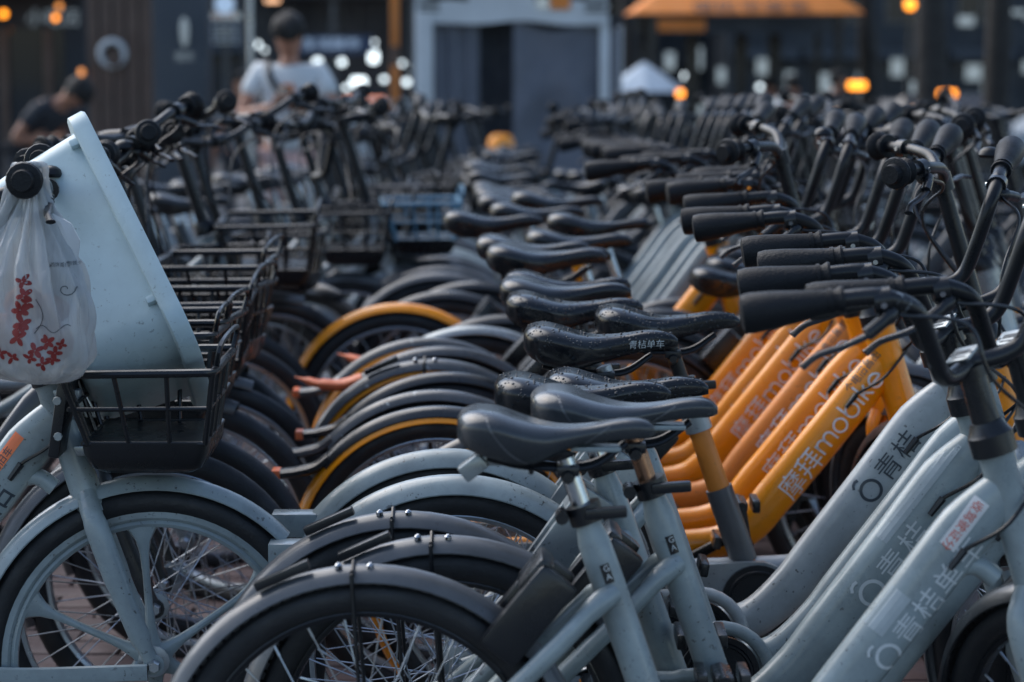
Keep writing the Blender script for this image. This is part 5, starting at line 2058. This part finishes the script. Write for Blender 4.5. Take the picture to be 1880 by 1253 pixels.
box_part('poster', M['roof_orange'], stl, P3(1010, s)[0], P3(1045, s)[0], Y - .075, Y - .055, zat(18, s), zat(-10, s))
box_part('lamp', E_SHOP, stl, P3(985, s)[0], P3(1005, s)[0], Y - .085, Y - .055, zat(14, s), zat(-4, s))


def curtain(xa, xb, ya, yb, z0, z1, mt, waves, sag=0.0, name='curtain'):
    mb = MB()
    nx, nz = 60, 14
    vs = []
    for j in range(nz + 1):
        for i in range(nx + 1):
            t, u = i / nx, j / nz
            y = ya + (yb - ya) * t - .035 * math.sin(t * waves * 6.28 + u * 1.5) * (1 - .3 * u) - .06 * math.exp(-((u - .75 + .25 * (t - .5) ** 2 * 4) / .06) ** 2) * sag - .05 * math.exp(-((u - .42 + .12 * t) / .07) ** 2) * sag
            vs.append((xa + (xb - xa) * t, y, z0 + (z1 - z0) * u - sag * .12 * math.sin(t * 3.14) * u))
    fs = [(j * (nx + 1) + i, j * (nx + 1) + i + 1, (j + 1) * (nx + 1) + i + 1, (j + 1) * (nx + 1) + i) for j in range(nz) for i in range(nx)]
    mb.add(vs, fs)
    me = mb.mesh(name, mt, 60)
    return link(name, me, stl, Matrix.Identity(4))


curtain(x0 + .17, P3(880, s)[0], Y + .06, Y + .06, gz, zt - .03, M['canvas_blue'], 2.5, .3)
curtain(P3(942, s)[0], x1 - .07, Y + .05, Y + .05, gz, zt - .02, M['canvas_blue'], 1.5, 1.0)
curtain(x1 + .02, xr - .03, Y + .08, Y + 1.15, gz, zt - .10, M['canvas_blue'], 2, .5)
curtain(P3(878, s)[0], P3(945, s)[0], Y + .25, Y + .25, gz, zt - .03, M['dark_cloth'], 1.2, 0, 'inner_curtain')
box_part('roof', M['stall_white'], stl, x0, x1 + .02, Y, Y + 1.3, zt + .05, zt + .09)
box_part('back', M['dark_cloth'], stl, x0, xr, Y + 1.32, Y + 1.36, gz, zt)

# kiosk with the orange canvas roof
s = 127
xa, Y = P3(1160, s); xb, _ = P3(1575, s); gz = ground_z(Y)
ks = thing('kiosk', 'kiosk with flared orange canvas roof and dark posts', 'kiosk', T(0, 0, 0))
ze = zat(28, s)
cx, hw = (xa + xb) / 2, (xb - xa) / 2
mb = MB()
rings = []
for k in range(9):
    t = k / 8
    w = hw * (1 - t) ** 1.25 + .18 * t
    z = ze + 1.35 * t ** .9 * .9 + .02
    rings.append([Vector((cx + w * a, Y + 1.4 + w * b, z)) for a, b in ((-1, -1), (0, -1), (1, -1), (1, 0), (1, 1), (0, 1), (-1, 1), (-1, 0))])
mb.loft(rings)
link('roof', fix_normals(mb.mesh('roof', M['roof_orange'], 20)), ks, Matrix.Identity(4))
yf = Y + 1.4 - hw
pa, pb = P3(1195, s)[0], P3(1532, s)[0]
for x in (pa, pb):
    for y in (yf + .2, yf + 2.6):
        box_part('post', M['black'], ks, x - .05, x + .05, y, y + .10, gz - .1, ze)
box_part('fascia', M['wall_dark'], ks, pa + .06, pb - .06, yf + .22, yf + .28, zat(62, s), zat(32, s))
box_part('sign_panel', M['roof_orange'], ks, P3(1204, s)[0], P3(1290, s)[0], yf + .20, yf + .218, zat(58, s), zat(36, s))
box_part('counter', M['wall_dark'], ks, pa + .1, pb - .1, yf + .3, yf + 1.0, gz - .1, gz + .9)
for px in (1290, 1385, 1450):
    xx = P3(px, s)[0]
    box_part('mullion', M['black'], ks, xx - .10, xx + .10, yf + 2.7, yf + 2.75, gz, ze)
# lettering on the front slope of the roof
vs, fs = txt('便民早餐亭', .34)
me = bpy.data.meshes.new('roof_lettering')
sl_z, sl_y = 1.0, 1.55
me.from_pydata([(P3(1262, s)[0] + a * 1.0, yf - .03 + b * .86 - .02, ze + .055 + b * .52) for a, b in vs], [], fs)
me.materials.append(M['wall_mid'])
link('roof_lettering', me, ks, Matrix.Identity(4))


# parasols
def parasol(px, py, s, r, label):
    q = at(px, py, s)
    x, Y = P3(px, s); gz = ground_z(Y)
    t = thing('parasol', label, 'parasol', T(x, Y, gz))
    h = q.z - gz
    mb = MB()
    rings = []
    for k in range(5):
        u = k / 4
        rr_ = r * (1 - u) + .02
        rings.append([Vector((rr_ * math.cos(R(a)), rr_ * math.sin(R(a)), h - .28 + .40 * u ** .9)) for a in range(0, 360, 45)])
    mb.loft(rings)
    link('canopy', mb.mesh('canopy', mat('pale blue canvas', (.45, .55, .66), .8), 15), t, Matrix.Identity(4))
    mb = MB(); mb.tube([(0, 0, 0), (0, 0, h)], .025, 8)
    link('pole', mb.mesh('pole', M['steel'], 40), t, Matrix.Identity(4))
    mb = MB(); mb.tube([(0, 0, 0), (0, 0, .08)], .25, 16)
    link('base', mb.mesh('base', M['slate'], 40), t, Matrix.Identity(4))


parasol(1180, 130, 130, .55, 'pale blue parasol between the stall and the orange-roofed kiosk')


# trees
def leaf_mesh(seed, n, R_):
    rg = random.Random(seed)
    mb = MB()
    cl = [(rg.gauss(0, R_ * .45), rg.gauss(0, R_ * .45), rg.gauss(0, R_ * .28)) for _ in range(26)]
    for _ in range(n):
        c = rg.choice(cl)
        p = Vector((c[0] + rg.gauss(0, R_ * .16), c[1] + rg.gauss(0, R_ * .16), c[2] + rg.gauss(0, R_ * .13)))
        a = Vector((rg.uniform(-1, 1), rg.uniform(-1, 1), rg.uniform(-1, 1))).normalized()
        b = a.orthogonal().normalized()
        l = rg.uniform(.09, .17)
        mb.add([p - a * l, p + b * l * .45, p + a * l, p - b * l * .45], [(0, 1, 2, 3)])
    return mb.mesh('crown', M['leaf'], 0)


CR = [leaf_mesh(k, 7000, 2.3) for k in range(2)]


def tree(px, s, w_px, label, h=9, k=0, lean=0):
    x, Y = P3(px, s); gz = ground_z(Y)
    r = w_px / s / 2
    t = thing('tree', label, 'tree', T(x, Y, gz), 'street trees round the square')
    mb = MB()
    mb.tube(spline([(0, 0, -.2), (.03 + lean * .3, 0, 1.5), (lean, .05, 3.5), (lean * 1.4, 0, h * .7), (lean * 1.5, .1, h)], 5), [r * 1.35] * 2 + [r * 1.1] * 6 + [r * .9] * 6 + [r * .5] * 5 + [r * .25] * 2, 12)
    rg = random.Random(int(px))
    for q in range(6):
        a = rg.uniform(0, 6.28); z = rg.uniform(3.6, h * .75)
        mb.tube(spline([(lean * z / 5, 0, z), (math.cos(a) * .8, math.sin(a) * .8, z + .8), (math.cos(a) * 1.9, math.sin(a) * 1.9, z + 1.5)], 4), [r * .4] * 4 + [r * .28] * 4 + [r * .1], 8)
    link('trunk', mb.mesh('trunk', M['bark'], 60), t, Matrix.Identity(4))
    c = link('crown', CR[k % 2], t, T(lean, 0, h * .72) @ RZ(px))


tree(1697, 155, 52, 'thick dark trunk behind the round amber lamp, left of the thin right-hand trunk', 9, 0)
tree(1812, 150, 44, 'dark trunk near the right edge beside the white car', 9, 1, .1)
tree(1590, 118, 34, 'thin dark trunk between the kiosk and the amber lamp', 10, 0, -.1)
tree(1150, 105, 30, 'dark trunk seen between the stall and the kiosk', 10, 1)
tree(700, 88, 26, 'slim dark trunk behind the market stand left of the orange pole', 10, 0)
tree(140, 140, 30, 'dark trunk between the left shop and the timber pillar', 9, 1, -.1)


# lamps and vehicles at the right
def amber(px, py, s, r, label, m=None, z_post=True):
    q = at(px, py, s)
    Y = q.y; gz = ground_z(Y)
    t = thing('lamp', label, 'lamp', T(q.x, Y, gz))
    h = q.z - gz
    mb = MB(); mb.lathe([(-r, .002), (-r * .7, r * .7), (0, r), (r * .7, r * .7), (r, .002)], (0, 0, h), (0, 0, 1), 12)
    link('globe', mb.mesh('globe', m or E_OR, 80), t, Matrix.Identity(4))
    mb = MB(); mb.tube([(0, 0, 0), (0, 0, h - r * .8)], .025, 8); mb.tube([(0, 0, 0), (0, 0, .06)], .10, 10)
    link('post', mb.mesh('post', M['black'], 40), t, Matrix.Identity(4))


amber(1671, 9, 140, .075, 'round amber lamp at the top beside the thick trunk')
amber(1249, 172, 140, .055, 'amber lamp left of the kiosk front, above the blurred handlebars')
amber(1355, 187, 130, .045, 'small dim amber lamp inside the kiosk front', E_AMB)
def lit_sign(px, py, s, w, h, label):
    q = at(px, py, s)
    gz = ground_z(q.y)
    t = thing('lit_sign', label, 'sign', T(q.x, q.y, gz))
    z = q.z - gz
    mb = MB(); mb.box((0, -.03, z), (w, .05, h), None, .024)
    link('lit_panel', mb.mesh('lit_panel', E_OR, 60), t, Matrix.Identity(4))
    mb = MB(); mb.box((0, .01, z), (w + .03, .025, h + .03), None, .005)
    link('back_case', mb.mesh('back_case', M['black'], 40), t, Matrix.Identity(4))
    mb = MB(); mb.tube([(0, .02, 0), (0, .02, z - h / 2)], .02, 8); mb.tube([(0, .02, 0), (0, .02, .05)], .12, 10)
    link('post', mb.mesh('post', M['black'], 40), t, Matrix.Identity(4))


lit_sign(1573, 157, 170, .20, .085, 'wide amber lit sign between the kiosk and the thick trunk')
lit_sign(1738, 172, 170, .20, .075, 'lower wide amber lit sign right of the thick trunk')
amber(1763, 233, 200, .035, 'low amber lamp near the right-hand grips')
amber(1680, 205, 150, .06, 'pinkish lamp in front of the thick trunk', E_WARM)
amber(1395, 160, 100, .05, 'small white lamp low behind the kiosk counter', E_WHITE)
amber(1258, 140, 110, .05, 'small white lamp right of the parasol', E_WHITE)
amber(1530, 205, 150, .035, 'small pale lamp right of the kiosk post', E_WARM)
amber(1833, 155, 120, .05, 'small reddish lamp near the right edge', E_RED)


def car(px, s, label, paint, light, wide=4.3, h=1.45, face=0):
    x, Y = P3(px, s); gz = ground_z(Y)
    t = thing('parked_car', label, 'car' if h < 1.8 else 'van', T(x, Y, gz) @ RZ(face))
    hw, hh = wide / 2, h
    prof = ([(-hw, .45), (-hw + .03, .85), (-hw + .55, .95), (-hw * .45, hh), (hw * .42, hh), (hw * .75, .98), (hw - .02, .85), (hw, .40)] if h < 1.8 else
            [(-hw, .40), (-hw + .02, hh - .1), (-hw + .15, hh), (hw * .55, hh), (hw * .80, 1.15), (hw - .05, 1.0), (hw, .75), (hw, .40)])
    rings = []
    for y, k in ((-.80, .97), (-.72, 1), (.72, 1), (.80, .97)):
        rings.append([Vector((a * (1 if b < .9 or h > 1.8 else k), y * (1 if b < 1 else .90), b * (k if b > 1 else 1))) for a, b in prof])
    mb = MB(); mb.loft(rings)
    link('body', fix_normals(mb.mesh('body', paint, 25)), t, Matrix.Identity(4))
    for sx in (-.6, .6):
        for sy in (-.74, .74):
            w = MB(); w.lathe([(-.09, .2), (-.08, .31), (.08, .31), (.09, .2)], (sx * wide * .5, sy, .31), (0, 1, 0), 20)
            link('wheel', w.mesh('wheel', M['rubber'], 40), t, Matrix.Identity(4))
    for xx in ((-hw * .42, -.06), (.02, hw * .40)):
        w = MB(); z0_, z1_ = (1.0, hh - .10) if h < 1.8 else (1.2, hh - .25)
        w.add([(xx[0], -.81, z0_), (xx[1], -.81, z0_), (xx[1] - (.12 if xx[1] > 0.1 else 0), -.765, z1_), (xx[0] + (.12 if xx[0] < -.1 else 0), -.765, z1_),
               (xx[0], -.79, z0_), (xx[1], -.79, z0_), (xx[1] - (.12 if xx[1] > 0.1 else 0), -.745, z1_), (xx[0] + (.12 if xx[0] < -.1 else 0), -.745, z1_)],
              [(0, 1, 2, 3), (7, 6, 5, 4), (0, 4, 5, 1), (2, 6, 7, 3), (1, 5, 6, 2), (0, 3, 7, 4)])
        link('window', w.mesh('window', M['glass_dark'], 20), t, Matrix.Identity(4))
    if light:
        for sy, rz_ in ((-.62, .10), (.62, .10)):
            w = MB(); w.box((-hw - .01, sy, .72), (.05, .34, .15), None, .02)
            link('headlight', w.mesh('headlight', light, 60), t, Matrix.Identity(4))


car(2040, 112, 'white car at the right edge behind the tree trunk', M['road_white'], None, 4.3, 1.40, 0)
car(1650, 100, 'dark car behind the tree trunks nearest the kiosk', M['car_dark'], None, 4.2, 1.45, 70)
car(1745, 130, 'dark car beside the thin right trunk', M['car_dark'], None, 4.2, 1.45, 78)


# bin with an orange lid in front of the stall
def street_bin(px, py, s, label):
    q = at(px, py, s)
    gz = ground_z(q.y)
    h = q.z - gz
    t = thing('street_bin', label, 'bin', T(q.x, q.y, gz))
    mb = MB(); mb.tube([(0, 0, 0), (0, 0, .03), (0, 0, h - .06), (0, 0, h - .05)], [.085, .09, .095, .09], 18)
    link('bin_body', mb.mesh('bin_body', M['slate_dark'], 40), t, Matrix.Identity(4))
    mb = MB(); mb.tube([(0, 0, h - .05), (0, 0, h - .045), (0, 0, h + .02), (0, 0, h + .055), (0, 0, h + .065)], [.10, .104, .10, .075, .03], 18)
    link('lid', mb.mesh('lid', M['orange'], 40), t, Matrix.Identity(4))


street_bin(920, 262, 235, 'dark bin with a domed orange lid in front of the dark curtain')


# ------------------------------------------------------------------ people
def skin_mesh(joints, edges, radii, material, name, sub=1):
    names = list(joints)
    idx = {n_: i for i, n_ in enumerate(names)}
    me = bpy.data.meshes.new(name)
    me.from_pydata([joints[n_] for n_ in names], [(idx[a], idx[b]) for a, b in edges], [])
    ob = bpy.data.objects.new(name, me)
    COL.objects.link(ob)
    md = ob.modifiers.new('skin', 'SKIN'); md.use_smooth_shade = True
    sk = me.skin_vertices[0].data
    for i, n_ in enumerate(names):
        r = radii[n_]
        sk[i].radius = r if isinstance(r, tuple) else (r, r)
        sk[i].use_root = (i == 0)
    sb = ob.modifiers.new('sub', 'SUBSURF'); sb.levels = sub; sb.render_levels = sub
    dg = bpy.context.evaluated_depsgraph_get()
    out = bpy.data.meshes.new_from_object(ob.evaluated_get(dg))
    out.name = name
    bpy.data.objects.remove(ob)
    bpy.data.meshes.remove(me)
    out.materials.clear()
    out.materials.append(material)
    out.polygons.foreach_set('use_smooth', [True] * len(out.polygons))
    return out


def head_mb(c, tilt, r=.105):
    """a head with nose, chin, ears and brow; c is its centre, it faces -y before tilting"""
    mb = MB()
    Rm = RX(tilt).to_3x3()
    prof = [(-.125, .018, -.035), (-.115, .045, -.030), (-.09, .062, -.02), (-.05, .073, -.006), (0, .079, 0), (.045, .081, .004), (.08, .074, .008), (.105, .052, .010), (.118, .02, .010)]
    rings = []
    for z, w, dy in prof:
        ring = []
        for k in range(20):
            a = 2 * math.pi * k / 20
            x = math.cos(a) * w
            y = math.sin(a) * w * 1.18 + dy
            if math.sin(a) < -.6:
                if -.05 < z < .01 and abs(math.cos(a)) < .2:
                    y -= .016                       # nose
                if -.001 < z < .046 and .2 < abs(math.cos(a)) < .62:
                    y += .007                       # eye sockets
                if -.10 < z < -.06 and abs(math.cos(a)) < .45:
                    y -= .004
            ring.append(Rm @ Vector((x, y, z)) + Vector(c))
        rings.append(ring)
    mb.loft(rings)
    for s_ in (-1, 1):
        mb.lathe([(-.008, .010), (0, .026), (.008, .010)], Rm @ Vector((s_ * .080, .008, -.005)) + Vector(c), (1, 0, 0), 10)
    return mb


def hair_mb(c, tilt, length=0.0):
    mb = MB()
    Rm = RX(tilt).to_3x3()
    rings = []
    for z, w in ((-.04 - length, .080), (-.01, .093), (.03, .100), (.07, .101), (.105, .086), (.135, .055), (.148, .015)):
        ring = []
        for k in range(24):
            a = 2 * math.pi * k / 24
            y = math.sin(a) * w * 1.16 + .012
            if math.sin(a) < -.35 and z < .055:
                y = max(y, -.02)                    # open towards the face
            j = 1 + .05 * math.sin(k * 5.1 + z * 80)
            ring.append(Rm @ Vector((math.cos(a) * w * j, y * j, z)) + Vector(c))
        rings.append(ring)
    mb.loft(rings)
    return mb


def hand(mb, w, d, palm_n, s_=1, r=1.0):
    """palm and five bent fingers from wrist w in direction d; palm_n is the side they curl to"""
    w, d, pn = Vector(w), Vector(d).normalized(), Vector(palm_n).normalized()
    side = d.cross(pn).normalized()
    mb.tube([w - d * .01, w + d * .03, w + d * .085], [.024, .036, .040], 10, lat=tuple(pn), w=.014)
    for k, (o, l) in enumerate(((-.030, .070), (-.010, .080), (.010, .076), (.029, .060))):
        b = w + d * .078 + side * o
        mb.tube(spline([b, b + d * l * .4 + pn * .008, b + d * l * .7 + pn * .03, b + d * l * .75 + pn * .05], 3), [.0095] * 4 + [.0085] * 3 + [.007] * 3, 7)
    b = w + d * .03 - side * .030 * s_
    mb.tube(spline([b, b + d * .03 - side * .025 * s_ + pn * .01, b + d * .06 - side * .025 * s_ + pn * .025], 3), [.012] * 3 + [.010] * 3 + [.008], 7)


def person(px, s, label, height=1.66, pose='phone', shirt='white_cloth', pants='pink_cloth', facing=0, strap=True, tilt=28, hair=0.0, apron=None):
    x, Y = P3(px, s); gz = ground_z(Y)
    k = height / 1.70
    root = thing('person', label, 'person', T(x, Y, gz) @ RZ(facing) @ Matrix.Scale(k, 4))
    bend = .0 if pose != 'bend' else .45

    def tb(p):        # bend the trunk forward about the hips
        if pose != 'bend' or p[2] < 1.0:
            return p
        v = Matrix.Rotation(R(50), 3, 'X') @ (Vector(p) - Vector((0, 0, .95)))
        return tuple(v + Vector((0, 0, .95)))
    J = {'hip': (0, 0, .95), 'belly': (0, -.01, 1.12), 'chest': (0, .0, 1.30), 'neck': (0, .0, 1.46), 'head': (0, -.03, 1.53)}
    Rr = {'hip': (.15, .11), 'belly': (.135, .10), 'chest': (.155, .105), 'neck': (.055, .055), 'head': (.05, .05)}
    E = [('hip', 'belly'), ('belly', 'chest'), ('chest', 'neck'), ('neck', 'head')]
    for sd in (-1, 1):
        n_ = 'L' if sd > 0 else 'R'
        if pose == 'phone':
            el, wr = (sd * .29, -.10, 1.14), (sd * .07, -.30, 1.20)
        elif pose == 'walk':
            el, wr = (sd * .24, .06 * sd, 1.12), (sd * .25, -.10 * sd, .88)
        else:
            el, wr = (sd * .25, -.05, 1.06), (sd * .18, -.24, .98)
        J.update({'sh' + n_: (sd * .18, .0, 1.40), 'el' + n_: el, 'wr' + n_: wr,
                  'th' + n_: (sd * .095, 0, .86), 'kn' + n_: (sd * .11, -.02 - (.10 * sd if pose == 'walk' else 0), .49), 'an' + n_: (sd * .11, .02 + (.06 * sd if pose == 'walk' else 0), .09),
                  'to' + n_: (sd * .13, -.13 + (.05 * sd if pose == 'walk' else 0), .035)})
        Rr.update({'sh' + n_: .058, 'el' + n_: .040, 'wr' + n_: .027, 'th' + n_: .088, 'kn' + n_: .058, 'an' + n_: .040, 'to' + n_: .036})
        E += [('chest', 'sh' + n_), ('sh' + n_, 'el' + n_), ('el' + n_, 'wr' + n_), ('hip', 'th' + n_), ('th' + n_, 'kn' + n_), ('kn' + n_, 'an' + n_), ('an' + n_, 'to' + n_)]
    J = {a: tb(b) for a, b in J.items()}
    hc = tb((0, -.055, 1.61))
    tl = tilt + (50 if pose == 'bend' else 0)
    body = skin_mesh(J, E, Rr, M['skin'], 'body')
    mb = MB()
    mb.v = [tuple(v.co) for v in body.vertices]; mb.f = [tuple(p.vertices) for p in body.polygons]
    h_ = head_mb(hc, tl); mb.add(h_.v, h_.f)
    for sd, n_ in ((-1, 'R'), (1, 'L')):
        w_ = Vector(J['wr' + n_]); d = (w_ - Vector(J['el' + n_])).normalized()
        hand(mb, w_, d, (-sd * .4, -.1, .8) if pose == 'phone' else (-sd, 0, 0), sd)
    link('body', mb.mesh('body', M['skin'], 80), root, Matrix.Identity(4))
    link('hair', hair_mb(hc, tl, hair).mesh('hair', M['hair'], 80), root, Matrix.Identity(4))
    # shirt: trunk and short sleeves
    SJ = {'chest': J['chest'], 'belly': J['belly'], 'hip': tb((0, -.01, 1.0)), 'hem': tb((0, -.01, .90)), 'nk': tb((0, .0, 1.425))}
    SR = {'chest': (.172, .125), 'belly': (.165, .125), 'hip': (.168, .13), 'hem': (.175, .135), 'nk': (.075, .07)}
    SE = [('chest', 'belly'), ('belly', 'hip'), ('hip', 'hem'), ('chest', 'nk')]
    for n_ in 'LR':
        SJ['s' + n_] = J['sh' + n_]; SJ['e' + n_] = tuple(Vector(J['sh' + n_]).lerp(Vector(J['el' + n_]), .62))
        SR['s' + n_] = .078; SR['e' + n_] = .075
        SE += [('chest', 's' + n_), ('s' + n_, 'e' + n_)]
    link('shirt', skin_mesh(SJ, SE, SR, M[shirt], 'shirt'), root, Matrix.Identity(4))
    PJ = {'hip': (0, 0, .93)}; PR = {'hip': (.165, .125)}; PE = []
    low = .50 if pants == 'pink_cloth' else .14
    for n_ in 'LR':
        PJ['t' + n_] = J['th' + n_]; PR['t' + n_] = .103
        kn = Vector(J['kn' + n_]); an = Vector(J['an' + n_])
        if low > .4:
            PJ['k' + n_] = tuple(kn + Vector((0, 0, .04))); PR['k' + n_] = .088
            PE += [('hip', 't' + n_), ('t' + n_, 'k' + n_)]
        else:
            PJ['k' + n_] = tuple(kn); PR['k' + n_] = .074
            PJ['a' + n_] = tuple(an + Vector((0, 0, .04))); PR['a' + n_] = .058
            PE += [('hip', 't' + n_), ('t' + n_, 'k' + n_), ('k' + n_, 'a' + n_)]
    link('trousers', skin_mesh(PJ, PE, PR, M[pants], 'trousers'), root, Matrix.Identity(4))
    mb = MB()
    for n_ in 'LR':
        a, b = Vector(J['an' + n_]), Vector(J['to' + n_])
        mb.tube(spline([a + Vector((0, .05, -.045)), a + Vector((0, -.01, -.045)), b + Vector((0, 0, 0)), b + Vector((0, -.05, -.005))], 3), [.04] * 4 + [.045] * 4 + [.03, .02], 10)
    link('shoes', mb.mesh('shoes', M['white_paint'], 60), root, Matrix.Identity(4))
    if strap:
        mb = MB()
        mb.tube(spline([tb((-.13, -.02, 1.475)), tb((-.10, -.125, 1.36)), tb((.02, -.155, 1.20)), tb((.17, -.10, 1.03)), tb((.20, .03, .98))], 5), .020, 8, w=.006, lat=(0, 1, 0))
        link('strap', mb.mesh('strap', M['black'], 60), root, Matrix.Identity(4))
        mb = MB(); mb.box(tb((.0, -.138, 1.27)), (.07, .012, .12), None, .004)
        link('shirt_print', mb.mesh('shirt_print', M['orange_cloth'], 40), root, Matrix.Identity(4))
    return root


pr = person(535, 300, 'person in white T-shirt with dark cross strap looking down at a phone', 1.72, 'phone', tilt=46)
ph_ = MB(); ph_.box((0, 0, 0), (.075, .010, .15), RX(-50).to_3x3(), .004)
phn = thing('phone', 'dark phone held in both hands by the person in the white T-shirt', 'phone', Matrix.Translation(pr.matrix_basis @ Vector((0, -.37, 1.27))) , None, ph_.mesh('phone', M['black_gloss'], 40))
person(48, 235, 'dark-clothed person with an orange apron bending at the left edge', 1.70, 'bend', 'dark_cloth', 'dark_cloth', 60, False)
person(444, 205, 'person in a grey top half hidden behind the left handlebars', 1.50, 'walk', 'grey_cloth', 'dark_cloth', 20, False, 5)
person(1450, 150, 'person in a long white coat walking in front of the kiosk', 1.60, 'walk', 'white_cloth', 'white_cloth', 160, False, 5)
person(1100, 122, 'dark-clothed person standing between the stall and the kiosk', 1.70, 'stand', 'dark_cloth', 'dark_cloth', 200, False, 5)
person(1410, 122, 'dark-clothed person standing at the kiosk counter', 1.70, 'stand', 'dark_cloth', 'dark_cloth', 170, False, 5)
person(1525, 140, 'dark-clothed person right of the kiosk post', 1.68, 'walk', 'dark_cloth', 'dark_cloth', 80, False, 5)
